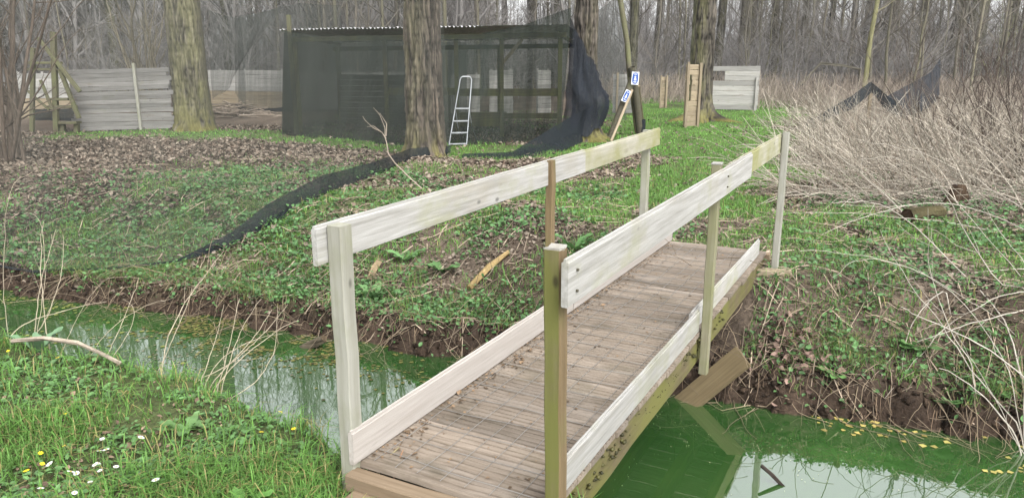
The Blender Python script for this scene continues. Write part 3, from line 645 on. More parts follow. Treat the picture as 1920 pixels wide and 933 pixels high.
for k in range(6):
    r = np.random.default_rng(800+k); m_ = 7; Q = np.zeros((m_, 7, 3)); Q[:, 0, :2] = r.normal(0, .35, (m_, 2)); d = np.stack([r.normal(0, .35, m_), r.normal(0, .35, m_), np.ones(m_)], -1); L = r.uniform(1.5, 5, m_)
    for q in range(1, 7):
        d = d+r.normal(0, .17, d.shape); d /= np.linalg.norm(d, axis=1, keepdims=True); Q[:, q] = Q[:, q-1]+d*(L/6)[:, None]
    RQ = r.uniform(.009, .024, m_)[:, None]*np.linspace(1, .3, 7)[None]
    B1, R1 = grow(Q, RQ, 9, .12, 1, .4, .7, 5, .55, .25, .17, r); B2, R2 = grow(B1, R1, 4, .2, 1, .5, .65, 4, .6, .2, .18, r); tone = r.uniform(.65, 1.1)
    V, F, c = merge([tubes(Q, RQ, 4)+(cb*.75*tone,), tubes(B1, np.maximum(R1, .0045), 3)+(cb*.8*tone,), tubes(B2, np.maximum(R2, .0035), 3)+(cb*.9*tone,)])
    um.append(make_mesh('undergrowth', V, F, M_TWIG, c*r.uniform(.7, 1.3, (len(V), 1))))
N0 = 640; y = R.uniform(34, 72, N0); x = R.uniform(-.78, .82, N0)*y
strew('wood_undergrowth', 'thin bare whippy stems of undergrowth filling the wood', 'undergrowth', um, np.stack([x, y, height(x, y)-.05], -1), R.uniform(0, 6.28, N0), R.uniform(.7, 1.3, N0))
# ------------------------------------------------------------------ barricades: boards on posts
def barricade(label, A, B, h, nboard, m, posts=(.0, 1.0), hole=None, pm=None, thick=.022, group=None, lean=0.0, lowm=None, ragged=0, front=True, ph=.06):
    """A, B: ground points of the two ends; hole=(t0,t1,k0,k1) leaves boards out"""
    A = np.array(A, float); B = np.array(B, float); t = thing('plank_barricade', label, 'barricade', .5*(A+B), group)
    d = (B-A); L = np.linalg.norm(d[:2]); e = d/ np.linalg.norm(d); nrm = np.array([e[1], -e[0], 0])
    if nrm[1] > 0: nrm = -nrm
    bh = h/nboard
    for k in range(nboard):
        z = bh*(k+.5)+.01; off = nrm*(R.normal(0, .004)+lean*z)
        segs = [(0, 1)]
        if hole and hole[2] <= k < hole[3]: segs = [(0, hole[0]), (hole[1], 1)]
        for s0, s1 in segs:
            if s1-s0 < .02: continue
            j0, j1 = R.normal(0, .006+ragged, 2)
            mm = lowm if (lowm and k < nboard*.42) else m
            o = beam('board', A+d*s0+e*j0+off+np.array([0, 0, z]), A+d*s1+e*j1+off+np.array([0, 0, z+R.normal(0, .004+.3*ragged)]), thick, bh*.95, mm, t, seg=5, jit=.003)
    for q in posts:
        sgn = nrm*(.055 if front else -.055)
        b0 = A+d*q+sgn
        beam('post', b0+np.array([0, 0, -.2]), b0+sgn*0+np.array([0, 0, h+ph])+nrm*lean*h, .06, .06, pm or m, t, up=(0, 1, 0), seg=4)
    return t
def ends(pxa, ya, pxb, yb): return onG(pxa, ya), onG(pxb, yb)
a, b = ends(143, 247, 326, 243); barricade('wide weathered grey plank barricade with one pole in front, beside the mossy trunk', a, b, 1.42, 14, M_OLDB, posts=(.68,), ragged=.03, ph=.12, pm=M_POSTP)
a, b = ends(392, 200, 536, 204); barricade('long barricade, white boards above and brown below, behind the torn netting', a, b, 1.28, 9, M_GREYB, posts=(.18, .5, .97), lowm=M_TANB, front=False)
a, b = ends(40, 222, 140, 222); barricade('tan and grey barricade seen through the wooden step frame', a, b, 1.25, 9, M_GREYB, lowm=M_TANB, posts=(.05, .5, .95), front=False)
a, b = ends(1148, 213, 1176, 205); barricade('narrow tan barricade with two posts behind the leaning poles', a, b+np.array([0, -2.0, 0]), 1.2, 9, M_GREYB, posts=(.2, .95), hole=(.75, 1, 6, 7), pm=M_TANB)
a, b = ends(1237, 203, 1248, 203); barricade('slim upright board screen standing alone on the lawn', a, b, 1.08, 9, M_TANB, posts=(.0, 1.0), pm=M_TANB)
a, b = ends(1281, 238, 1307, 231); a0 = a; barricade('tall narrow upright tan board screen with a slit, before the spreading roots', a, D(1306, 234, a[1]+.35)*np.array([1, 1, 0]), 1.52, 12, M_TANB, posts=(0.02, .95), hole=(.28, .46, 5, 10), pm=M_TANB)
a, b = ends(1323, 206, 1419, 214); barricade('wide white board wall with a rectangular window opening on the lawn', a, b*np.array([1.07, 1.07, 1]), 1.42, 9, M_GREYB, posts=(.95,), hole=(.06, .34, 6, 8), ph=-.35)
# through the shelter
a, b = ends(846, 214, 900, 212); barricade('grey barricade behind the shelter, between its posts', a, b, 1.2, 9, M_GREYB, posts=(.1, .9), front=False)
a, b = ends(918, 214, 962, 213); barricade('short grey barricade behind the middle of the shelter', a, b, 1.35, 9, M_GREYB, posts=(.1, .9), front=False)
a, b = ends(1008, 222, 1032, 220); barricade('narrow grey barricade behind the far end of the shelter', a, b, 1.35, 10, M_GREYB, posts=(.1, .9), front=False)
a, b = ends(560, 206, 760, 206); barricade('long grey barricade behind the dark left half of the shelter', a, b, 1.25, 9, M_GREYB, posts=(.1, .5, .9), front=False)
# ------------------------------------------------------------------ shelter
sh = thing('tin_roofed_shelter', 'open timber shelter with corrugated tin roof behind dark netting', 'shelter', (-2.2, 18.2, 0))
SF = [(-5.1, 17.9), (1.15, 16.5)]; SBk = [(-4.6, 20.2), (1.7, 18.8)]
def lerp2(p, q, t): return np.array(p)*(1-t)+np.array(q)*t
for t in (0.02, .36, .62, .78, .98):
    f0 = lerp2(*SF, t); beam('post', (f0[0], f0[1]+.1, -.2), (f0[0], f0[1]+.1, 2.14), .09, .09, M_POSTG if t > .9 else M_BEAM, sh, up=(0, 1, 0), seg=4)
for t in (0.02, .36, .68, .98):
    f0 = lerp2(*SBk, t); beam('post', (f0[0], f0[1]-.1, -.2), (f0[0], f0[1]-.1, 1.95), .09, .09, M_BEAM, sh, up=(0, 1, 0), seg=4)
f0, f1 = lerp2(*SF, 0.0), lerp2(*SF, 1.0); g0, g1 = lerp2(*SBk, 0.0), lerp2(*SBk, 1.0)
beam('roof_beam', (f0[0], f0[1]+.03, 2.10), (f1[0], f1[1]+.03, 2.16), .05, .11, M_BEAM, sh, seg=6)
beam('roof_beam', (g0[0], g0[1]-.03, 1.92), (g1[0], g1[1]-.03, 1.98), .05, .11, M_BEAM, sh, seg=6)
for t in (.03, .97): q0, q1 = lerp2(*SF, t), lerp2(*SBk, t); beam('rafter', (*q0, 2.20), (*q1, 2.02), .05, .08, M_BEAM, sh)
f = lerp2(*SF, .78); beam('brace', (f[0], f[1]+.1, 1.55), (f[0]+.45, f[1]+.0, 2.08), .05, .07, M_TANB, sh)
for (ta, tb_, z, hgt, mm) in ((.36, .62, .95, .16, M_BEAM), (.62, .98, .95, .16, M_BEAM), (.62, .78, .35, .3, M_BEAM), (.78, .98, .45, .12, M_BEAM)):
    q0, q1 = lerp2(*SF, ta), lerp2(*SF, tb_); beam('rail', (q0[0], q0[1]+.16, z), (q1[0], q1[1]+.16, z+.02), .03, hgt, mm, sh)
for k in range(9):     # low boarded back wall of the dark half
    q0, q1 = lerp2(*SBk, .02), lerp2(*SBk, .38); beam('wall_board', (q0[0], q0[1]-.17, .1+k*.14), (q1[0], q1[1]-.17, .1+k*.14), .02, .13, M_DARKP, sh)
ns = 7
for k in range(ns):    # corrugated sheets
    t0, t1_ = k/ns-.008, (k+1)/ns+.008
    nx = 30; P = np.zeros((2, nx, 3)); tt = np.linspace(t0, t1_, nx)
    for j, e in enumerate((-.12, 1.08)):
        for i_, t in enumerate(tt):
            q = lerp2(lerp2(*SF, t), lerp2(*SBk, t), e); flat = .008 if k >= 5 else .026
            P[j, i_] = (q[0], q[1], 2.285-.17*e+.05*t+flat*math.sin(t*6.4/.09*6.283)+.006*(k % 2))
    V, F = grid(P); V2 = V.copy(); V2[:, 2] -= .004
    link('roof_sheet', make_mesh('roof_sheet', np.vstack([V, V2]), np.vstack([F, F[:, ::-1]+len(V)]), M_TIN, None, True), sh)
q = D(541, 30, 17.6); beam('corner_pole', (q[0], q[1], -.2), (q[0], q[1], 2.62), .09, .09, M_MOSSP, sh, up=(0, 1, 0))
bq = lerp2(*SF, .7)
bench = thing('bench', 'low plank bench inside the netted shelter', 'bench', (bq[0], bq[1]+.9, 0)); beam('seat', (bq[0]-.6, bq[1]+.9, .45), (bq[0]+.6, bq[1]+.9, .45), .3, .04, M_BEAM, bench)
for s_ in (-.5, .5): beam('leg', (bq[0]+s_, bq[1]+.9, 0), (bq[0]+s_, bq[1]+.9, .43), .06, .2, M_BEAM, bench, up=(0, 1, 0))
# ------------------------------------------------------------------ netting
def curve(pts, n):
    pts = np.array(pts, float); s = np.concatenate([[0], np.cumsum(np.linalg.norm(np.diff(pts, axis=0), axis=1))]); s /= s[-1]
    t = np.linspace(0, 1, n); return np.stack([np.interp(t, s, pts[:, k]) for k in range(3)], -1)
def netting(name, label, top, bot, m, nx=120, ny=26, amp=.05, sag=.0, seed=1, freq=9, nd=(0, -1, 0)):
    a = curve(top, nx); b = curve(bot, nx); r = np.random.default_rng(seed)
    tt = np.linspace(0, 1, ny)[:, None, None]; P = a[None]*(1-tt)+b[None]*tt
    s = np.linspace(0, 1, nx)[None]*np.ones((ny, 1)); t = np.linspace(0, 1, ny)[:, None]*np.ones((1, nx))
    f = (fbm(s*freq+t*1.5, t*1.2, seed, 3)-.5)*2 + .5*np.sin(s*freq*5+t*2+3*fbm(s*4, t*2, seed+4))
    P = P + np.array(nd)[None, None]*(amp*f*(.35+.65*t))[..., None]
    P[..., 2] -= (sag*np.sin(np.pi*s)*(1-t))
    V, F = grid(P); uv = np.stack([s.ravel(), t.ravel()], -1)
    return tag(link(name, make_mesh(name, V, F, m, None, True, uv=uv)), label, 'netting')
def gz(p, dz=0.0): return (p[0], p[1], hz(p[0], p[1])+dz)
# front curtain of the shelter
bl = onG(528, 252); bm = onG(700, 268); bm2 = onG(770, 274); bm3 = onG(880, 272); bm4 = onG(980, 268); bre = onG(1050, 275)
topL = D(533, 58, bl[1]); 
netting('net_curtain', 'dark green net curtain hanging from the shelter roof down to the grass', [topL, D(600, 68, 17.5), D(760, 66, 17.1), D(900, 64, 16.7), D(985, 46, 16.4), D(1072, 14, t3[1]-.22)], [gz(bl), gz(bm), gz(bm2), gz(bm3), gz(bm4), gz(bre)], M_NET, 260, 34, .13, .0, 3, 14)
# side curtain
sb = np.array([bl[0]+.7, bl[1]+4.2]); netting('side_net_curtain', 'dark net side curtain closing the shelter beside the brown-based barricade', [topL, (sb[0], sb[1], 2.2)], [gz(bl), (sb[0], sb[1], 0)], M_NET, 60, 20, .06, 0, 5, 6, nd=(-1, 0, 0))
# back curtain
netting('back_net_curtain', 'dark net curtain at the back of the shelter', [(sb[0], sb[1], 2.15), (-1.2, 20.6, 2.1)], [(sb[0], sb[1], .0), (-1.2, 20.6, .0)], M_NET, 60, 20, .08, 0, 6, 6)
# bunched netting wrapped round the dark tree
th = np.linspace(-2.6, .5, 44); rows = []
for z, r_, sh_ in ((1.75, .29, 0), (1.5, .31, .0), (1.25, .34, .02), (1.0, .36, .05), (.86, .40, .10), (.7, .39, .1), (.5, .36, .04), (.32, .36, -.02), (.12, .42, -.08)):
    ex = np.where(th < -1.9, .10+.10*(1.8-z), 0)
    rr = r_+.025*np.sin(th*9+z*7)+.02*np.sin(th*21-z*11)+.05*(vnoise(th*3, np.full(44, z*4), 9)-.5)+ex; rows.append(np.stack([t3[0]+sh_+rr*np.cos(th), t3[1]+rr*np.sin(th), np.full(44, z)+.05*np.sin(th*6)], -1))
P = np.array(rows); P[0, :, 2] += .8*np.clip(-th-1.6, 0, 1)-.5*np.clip(th+1.3, 0, 2); P[1, :, 2] -= .35*np.clip(th+1.3, 0, 2); P[2, :, 2] -= .2*np.clip(th+1.3, 0, 2); P[-1, :, 2] += .12*np.clip(th+1.5, 0, 2); V, F = grid(P)
s = np.linspace(0, 1, 44)[None]*np.ones((9, 1)); t = np.linspace(0, 1, 9)[:, None]*np.ones((1, 44))
tag(link('bunched_netting', make_mesh('bunched_netting', V, F, M_NETB, None, True, uv=np.stack([s.ravel(), t.ravel()], -1))), 'black netting bunched round the tree trunk with yellow moss', 'netting')
q = [gz(onG(1045, 285), .02), gz(onG(1090, 272), .05), gz(onG(1120, 262), .3)]
netting('trailing_net_edge', 'thin dark net edge trailing from the wrapped tree over the grass', [D(1115, 195, t3[1]-.3), D(1060, 225, t3[1]-.5), D(960, 285, 13.9), D(870, 288, 13.4)], [gz(onG(1105, 260)), gz(onG(1040, 290)), gz(onG(980, 300)), gz(onG(860, 297))], M_NETM, 60, 8, .02, 0, 8, 6)
# sheer curtain over the left bank with a dark folded hem
hem = [gz(onG(845, 290), .05), gz(onG(770, 300), .06), gz(onG(700, 335), .05), gz(onG(600, 372), .05), gz(onG(500, 425), .05), gz(onG(430, 465), .05), gz(onG(330, 500), .06), gz(onG(200, 515), .07), gz(onG(60, 518), .07), gz(onG(-120, 518), .07)]
hemA = np.array(hem); topn = hemA.copy(); topn[:, 2] = 4.6; topn[:, 1] += np.interp(np.arange(10), [0, 1, 9], [.4, .35, .1]); topn[0] = (t1[0]+.3, t1[1]-.3, 4.8)
netting('sheer_net_curtain', 'large sheer net curtain hanging from the furrowed poplar along the far bank', topn, hemA, M_NETL, 160, 30, .06, .0, 11, 10)
hu = hemA.copy(); wdt = np.array([.16, .20, .26, .32, .30, .16, .015, .008, .008, .008]); hu[:, 2] += wdt*.65; hu[:, 1] += wdt*.5; hlow = hemA.copy(); hlow[:, 2] -= np.array([.05]*5+[.04]+[.012]*4); hlow[:, 1] -= .02
netting('net_hem', 'black doubled net hem lying across the far bank down to the water', hu, hlow, M_NETM, 160, 8, .025, .0, 12, 30)
# torn hanging nets left of shelter
dd = 22.0
netting('torn_net', 'torn grey net rag hanging between the mossy trunk and the shelter', [D(392, 20, dd), D(440, 28, dd), D(535, 8, dd)], [D(398, 185, dd), D(430, 168, dd), D(446, 120, dd)], M_NETS, 50, 18, .12, .1, 14, 5)
netting('hanging_net_strip', 'narrow dark net strip hanging before the white and brown barricade', [D(440, 30, dd), D(452, 30, dd)], [D(440, 175, dd), D(462, 200, dd)], M_NETS, 16, 18, .08, 0, 15, 3)
netting('low_net_roll', 'dark rolled net lying along the foot of the white and brown barricade', [D(440, 196, 24.5), D(535, 200, 24.0)], [gz(D(440, 212, 24.5)), gz(D(535, 218, 24.0))], M_NETD, 40, 6, .06, .1, 16, 7)
netting('back_net_screen', 'sheer grey net screen standing far behind the shelter', [D(448, 30, 25.5), D(560, 0, 25.5), D(640, 10, 25.5)], [gz(D(448, 205, 25.5)), gz(D(560, 205, 25.5)), gz(D(640, 205, 25.5))], M_NETS, 60, 18, .12, .1, 17, 6)
# right hand: net draped over a stake
sk = D(1634, 160, 22.0); stk = gz(sk); tb_ = thing('net_stake', 'short stake holding up the draped black netting among the dry stalks', 'stake', stk)
beam('stake', np.array(stk)+[0, 0, -.2], np.array(stk)+[.0, 0, sk[2]-stk[2]], .08, .08, M_TANB, tb_, up=(0, 1, 0))
def drape(name, label, pts, wid, m, seed):
    a = curve(pts, 60); b = a.copy(); w_ = np.interp(np.linspace(0, 1, 60), np.linspace(0, 1, len(wid)), wid); b[:, 2] -= w_; b[:, 1] -= .12+w_*.2
    return netting(name, label, a, b, m, 60, 8, .05, 0, seed, 12)
drape('draped_net', 'black net running up from the lawn edge over the short stake', [D(1498, 234, 19.6), D(1545, 210, 20.4), D(1600, 178, 21.4), D(1632, 153, 21.9)], [.16, .22, .32, .30], M_NETD, 21)
drape('draped_net', 'black net falling from the short stake into the dry stalks', [D(1632, 153, 21.9), D(1646, 164, 21.7), D(1664, 180, 21.4), D(1690, 196, 21.2)], [.30, .42, .5, .35], M_NETD, 22)
netting('draped_net', 'dark net rising from the dry stalks to the dark trunk of the pair', [D(1660, 182, 21.5), D(1705, 158, 22.5), D(1745, 136, 24), D(1764, 108, 25)], [D(1668, 212, 21.5), D(1710, 218, 22), D(1745, 200, 23.5), D(1764, 178, 25)], M_NETB, 50, 14, .1, 0, 23, 8)
netting('side_wood_net', 'sheer net stretched from the wrapped tree towards the leaning green pole', [D(1105, 25, 17), D(1165, -20, 20)], [D(1118, 225, 16.5), D(1175, 225, 19)], M_NETS, 40, 14, .08, .1, 24, 5)
# ------------------------------------------------------------------ stepladder
lb = onG(861, 271); ld = thing('stepladder', 'aluminium stepladder standing on the grass beside the furrowed poplar', 'stepladder', lb)
H_ = 1.3; bx, by, bz = lb[0], lb[1]-.15, lb[2]
def tubeobj(name, pts, r_, m, parent, k=6):
    pts = np.array(pts, float); V, F = tubes(pts[None], np.full((1, len(pts)), r_), k); return link(name, make_mesh(name, V, F, m, None, True), parent)
La, Lb = np.array([bx-.19, by, bz]), np.array([bx+.15, by+.06, bz]); Ta, Tb = np.array([bx+.03, by+.30, bz+H_-.06]), np.array([bx+.25, by+.34, bz+H_-.06])
tubeobj('front_frame', [La, La*.5+Ta*.5, Ta, Ta+[.02, 0, .045], Ta+[.05, 0, .06], Tb+[-.05, 0, .06], Tb+[-.02, 0, .045], Tb, Lb*.5+Tb*.5, Lb], .0115, M_ALU, ld)
for s_ in (.02, .19, .37, .56):
    q0 = La*(1-s_)+Ta*s_; q1 = Lb*(1-s_)+Tb*s_; beam('step', q0, q1, .08, .022, M_ALU, ld, seg=2, jit=0)
for qa, o_ in ((La*.44+Ta*.56, -.03), (Lb*.44+Tb*.56, .03)): tubeobj('rear_leg', [qa, qa+[.02, .3, -.35], [qa[0]+.1+o_, by+.65, bz]], .011, M_ALU, ld)
# ------------------------------------------------------------------ leaning poles with the two signs
pf = onG(1200, 253); pl = onG(1140, 266)
pole = thing('leaning_pole_frame', 'dark leaning pole frame wrapped in black, with a tall green pole', 'pole frame', pf)
apex = np.array([D(1184, 135, pf[1]-.3)])[0]
tubeobj('green_pole', [apex+[0, .05, -.3], D(1176, 80, pf[1]), D(1163, 0, pf[1]), D(1150, -90, pf[1])], .06, M_MOSSP, pole, 8)
tubeobj('pole', [pf+[.02, 0, -.1], pf*.5+apex*.5+[.02, 0, 0], apex+[0, 0, .1]], .085, M_DARKP, pole, 8)
tubeobj('pole', [np.array(gz(onG(1140, 262)))+[0, 0, -.1], apex+[.03, 0, -.15]], .08, M_DARKP, pole, 8)
tubeobj('black_wrap', [pf+[.02, -.02, -.06], pf+[.01, -.02, .35]], .10, M_NETD, pole, 8)
for A_, B_ in ((gz(onG(1145, 266)), D(1185, 170, pf[1]-.6)), (gz(onG(1193, 250)), D(1183, 168, pf[1]-.25)), (gz(onG(1207, 240)), D(1196, 160, pf[1]+.1))):
    beam('batten', A_, B_, .05, .085, M_TANB, pole, up=(0, -1, .2))
def sign(label, c, wx, hy, tilt):
    s_ = thing('blue_sign', label, 'sign', c); M0 = Matrix.Translation(Vector([float(q) for q in c])) @ Matrix.Rotation(tilt, 4, 'Y')
    def plate(name, prof, y0, y1, m, par=None):
        prof = np.array(prof, float); k = len(prof); V = np.vstack([np.c_[prof[:, 0], np.full(k, y0), prof[:, 1]], np.c_[prof[:, 0], np.full(k, y1), prof[:, 1]]])
        F = np.array([[i, (i+1) % k, k+(i+1) % k, k+i] for i in range(k)])
        return link(name, make_mesh(name, V, [F, np.array([list(range(k))[::-1]]), np.array([list(range(k, 2*k))])], m), par or s_, M0)
    def ell(a, b, cx=0, cz=0, n=24, e=1.0):
        t = np.arange(n)/n*2*math.pi; return np.c_[cx+a*np.sign(np.cos(t))*np.abs(np.cos(t))**e, cz+b*np.sign(np.sin(t))*np.abs(np.sin(t))**e]
    plate('plate', [(-wx, -hy), (wx, -hy), (wx, hy), (-wx, hy)], 0, .012, M_SIGNW)
    bp = plate('blue_panel', ell(wx*.82, hy*.90, e=.7), -.003, -.0005, M_SIGNB)
    plate('pictogram', ell(wx*.22, hy*.16, 0, hy*.22), -.006, -.0035, M_SIGNW, bp); plate('pictogram', [(-wx*.36, -hy*.34), (wx*.36, -hy*.34), (wx*.26, hy*.04), (-wx*.26, hy*.04)], -.006, -.0035, M_SIGNW, bp)
    plate('lettering', [(-wx*.36, hy*.58), (wx*.36, hy*.58), (wx*.36, hy*.70), (-wx*.36, hy*.70)], -.006, -.0035, M_SIGNW, bp); plate('lettering', [(-wx*.42, -hy*.66), (wx*.42, -hy*.66), (wx*.42, -hy*.52), (-wx*.42, -hy*.52)], -.006, -.0035, M_SIGNW, bp)
sign('upright white-edged blue safety sign on top of the leaning pole frame', D(1191, 147, pf[1]-.5), .078, .135, rad(3))
sign('tilted white-edged blue safety sign lower on the leaning pole frame', D(1174, 180, pf[1]-.78), .058, .13, rad(-24)+rad(48))
# ------------------------------------------------------------------ yellow-green sapling pole right
p = onG(1628, 196); sp = thing('sapling_pole', 'straight yellow-green sapling trunk above the draped black netting', 'tree', p+np.array([0, .6, 0]))
P = np.array([p+[0, .6, -.1], D(1624, 140, p[1]+.6), D(1632, 70, p[1]+.6), D(1646, 0, p[1]+.6), D(1660, -90, p[1]+.6), D(1690, -300, p[1]+.6)])
V, F = tubes(curve(P, 16)[None], np.linspace(.10, .05, 16)[None], 7); link('trunk', make_mesh('trunk', V, F, M_BARK, np.array([.15, .145, .075])*R.uniform(.7, 1.25, (len(V), 1)), True), sp)
B1, R1 = grow(curve(P, 16)[None], np.linspace(.10, .05, 16)[None], 12, .35, 1, .2, .8, 6, .3, .2, .14); V, F = tubes(B1, R1, 4); link('crown', make_mesh('crown', V, F, M_TWIG, np.tile(np.array([.16, .145, .09]), (len(V), 1))), sp)
# ------------------------------------------------------------------ wooden step frame on the left
tw = onG(108, 249); st = thing('step_frame', 'mossy timber frame with steps between the hazel bush and the grey barricade', 'step frame', tw)
def at(px, py, dy=0.0): return D(px, py, tw[1]+dy)
for A_, B_, w_ in (((106, 252), (100, 60), .11), ((148, 222), (112, 130), .085), ((150, 172), (72, 72), .08), ((60, 246), (62, 90), .09), ((98, 205), (76, 150), .06), ((92, 206), (40, 160), .05)):
    beam('timber', at(*A_, R.uniform(-.1, .1)), at(*B_, R.uniform(-.1, .1)), w_, w_*.9, M_MOSSP, st, up=(0, 1, 0))
for z, x0, x1 in ((118, 55, 112), (130, 55, 112), (186, 92, 132), (200, 92, 140), (230, 114, 148)):
    beam('step', at(x0, z, .1), at(x1, z, .1), .24, .055, M_MOSSP, st)
for x in (118, 144): beam('step_leg', at(x, 248, .1), at(x, 232, .1), .1, .1, M_MOSSP, st, up=(0, 1, 0))
netting('black_sheet_roll', 'black sheeting lying on the grass behind the wooden step frame', [D(60, 205, 21), D(150, 203, 21)], [gz(D(60, 222, 21)), gz(D(150, 221, 21))], M_NETD, 30, 6, .08, 0, 31, 5)
# ------------------------------------------------------------------ hazel bushes
def bush(name, label, loc, nst, h, r0, spread, seed, col, per=(7, 4), leanb=(0, 0), lf=.4, ang=.6, br_=.18):
    r = np.random.default_rng(seed); root = thing(name, label, 'bush', loc); loc = np.array(loc, float)
    for k in range(nst):
        a = r.uniform(0, 6.283); d = np.array([math.cos(a)*spread*r.uniform(.2, 1)+leanb[0], math.sin(a)*spread*r.uniform(.2, 1)+leanb[1], 1.0]); n = 12; hh_ = h*r.uniform(.6, 1.1)
        P = np.zeros((n, 3)); P[0] = loc+[math.cos(a)*br_*r.uniform(.3, 1), math.sin(a)*br_*r.uniform(.3, 1), -.1]
        for q in range(1, n):
            d = d+r.normal(0, .07, 3); d[2] = max(d[2], .35); P[q] = P[q-1]+d/np.linalg.norm(d)*hh_/(n-1)
        rr = r0*r.uniform(.5, 1.15)*np.linspace(1, .3, n)
        V, F = tubes(P[None], rr[None], 7); B1, R1 = grow(P[None], rr[None], per[0], .15, 1, lf, ang, 7, .5, .3, .13, r); B2, R2 = grow(B1, R1, per[1], .2, 1, .5, .6, 5, .5, .2, .15, r)
        V, F, c = merge([(V, F, np.array(col)), tubes(B1, np.maximum(R1, .004), 4)+(np.array(col)*.95,), tubes(B2, np.maximum(R2, .0028), 3)+(np.array(col)*.8,)])
        link('stem', make_mesh('stem', V, F, M_BARK, c*r.uniform(.7, 1.25, (len(V), 1)), True), root)
    return root
bush('hazel_bush', 'many-stemmed brown hazel bush standing on the leaf litter by the step frame', onG(16, 302), 17, 5.0, .055, .32, 301, (.095, .074, .058), (8, 5), ang=.8, br_=.42)
bush('hazel_bush', 'bare many-stemmed bush behind the weathered plank barricade', onG(283, 200), 12, 5.0, .06, .3, 302, (.13, .115, .085), (7, 4))
for i, (px, py, h, n) in enumerate(((1745, 275, 2.6, 7), (1840, 290, 2.4, 8), (1905, 330, 2.0, 8), (1890, 235, 3.0, 7), (1960, 270, 2.8, 8))):
    lab = ('dark-stemmed bare shrub beside the draped black netting', 'dark-stemmed bare shrub in the thick of the dry stalks', 'low dark bare shrub over the rotten stump', 'tall bare shrub behind the dry stalks under the lichen-grey trunk', 'bare shrub at the outer side of the dry stalks')[i]
    bush('bare_shrub', lab, onG(px, py), n, h, .016, .55, 310+i, (.075, .06, .05), (6, 3), leanb=(-.2, 0), lf=.45, ang=.55)
for i, (px, py, h, n) in enumerate(((1560, 178, 4.5, 8), (1730, 165, 5.0, 8), (1870, 172, 5.5, 8), (1480, 172, 4.0, 7), (1250, 165, 4.5, 7), (1100, 170, 4.2, 6), (180, 178, 4.5, 7), (500, 172, 4, 6))):
    tag(bush('understorey_shrub', 'x', onG(px, py), n, h, .03, .42, 330+i, (.115, .10, .075) if i != 2 else (.13, .135, .06), (6, 4), lf=.45, ang=.7), ('spreading bare shrub beyond the reed edge beside the white board wall', 'spreading bare shrub behind the draped black netting', 'greenish bare shrub beside the lichen-grey trunk', 'spreading bare shrub just past the white board wall', 'bare shrub behind the slim upright screen', 'bare shrub behind the wrapped tree', 'bare shrub behind the step frame', 'bare shrub behind the torn net')[i], 'bush', 'understorey shrubs')
# fallen dark tree in the wood on the right
log('fallen_tree', [D(1500, 160, 31), D(1540, 118, 31.5), D(1580, 122, 31.5), D(1612, 130, 31.8), D(1612, 175, 32)], [.03, .045, .045, .04, .03], 7, (.06, .055, .042), 'dark fallen limb propped across the wood behind the reeds', 'fallen tree', None, .025, 41)
# forked dead branch stuck in the bank
q = GH(803, 362); tr_ = thing('forked_branch', 'pale forked dead branch stuck upright in the bank before the furrowed poplar', 'branch', q)
dq = q[1]+.0
for nm, pts, rs in (('branch', [(803, 364), (770, 335), (740, 305), (728, 288), (724, 262), (722, 258)], (.011, .006)), ('twig', [(724, 260), (716, 248), (700, 240), (684, 225), (680, 218)], (.006, .002)), ('twig', [(722, 258), (722, 240), (712, 215), (700, 202)], (.005, .002)), ('twig', [(724, 255), (725, 232), (712, 212)], (.006, .002)), ('twig', [(716, 248), (700, 236), (688, 238)], (.005, .002))):
    P = curve([D(a, b, dq+i_*.03) for i_, (a, b) in enumerate(pts)], 14); V, F = tubes(P[None], np.linspace(rs[0], rs[1], 14)[None], 5); link(nm, make_mesh(nm, V, F, M_BARK, np.tile(np.array([.24, .2, .16]), (len(V), 1))), tr_)
# brush pile by the mossy trunk
N0 = 220; c0 = onG(430, 218); x = c0[0]+R.normal(0, .9, N0); y = c0[1]+R.normal(0, .5, N0); a = R.uniform(0, 6.28, N0); L = R.uniform(.4, 1.6, N0)
z = hz(*c0[:2])+np.abs(R.normal(0, .16, N0))*np.exp(-((x-c0[0])/1.1)**2)+.02
P = np.stack([np.stack([x+np.cos(a)*L*q, y+np.sin(a)*L*q, z+R.normal(0, .03, N0)], -1) for q in (-.5, -.1, .2, .5)], 1)
V, F = tubes(P, R.uniform(.008, .025, N0)[:, None]*np.linspace(1, .5, 4)[None], 4)
kind(tag(link('brush_pile', make_mesh('brush_pile', V, F, M_BARK, np.repeat(np.array([.2, .165, .13])*R.uniform(.5, 1.3, (N0, 1)), 16, 0))), 'low pile of cut brushwood lying beside the mossy trunk', 'brushwood'), 'stuff')
# ------------------------------------------------------------------ ground vegetation
def polar(n, r0, r1, p=1.0, a0=-42, a1=42):
    """points spread over the view's ground, thinner with distance"""
    t = R.uniform(0, 1, n); r = (r0**(2-p)+(r1**(2-p)-r0**(2-p))*t)**(1/(2-p)); a = np.radians(R.uniform(a0, a1, n)); return r*np.sin(a), r*np.cos(a)
def uvof(x, y): return x*SY+y*CY, x*CY-y*SY
def dry(x, y, z, m=.1):
    u, v = uvof(x, y)
    ok = (z > WATER+m) & ~((u > U0-.16) & (u < UE+.05) & (v > V0-.02) & (v < V1+.02))
    for px, py, r in ((t1[0], t1[1], .36), (t2[0], t2[1], .45), (t3[0], t3[1], .35), (t4[0], t4[1], .33)): ok &= (x-px)**2+(y-py)**2 > r*r
    return ok
def steep(x, y):
    e = .08; return np.hypot(height(x+e, y)-height(x-e, y), height(x, y+e)-height(x, y-e))/(2*e)
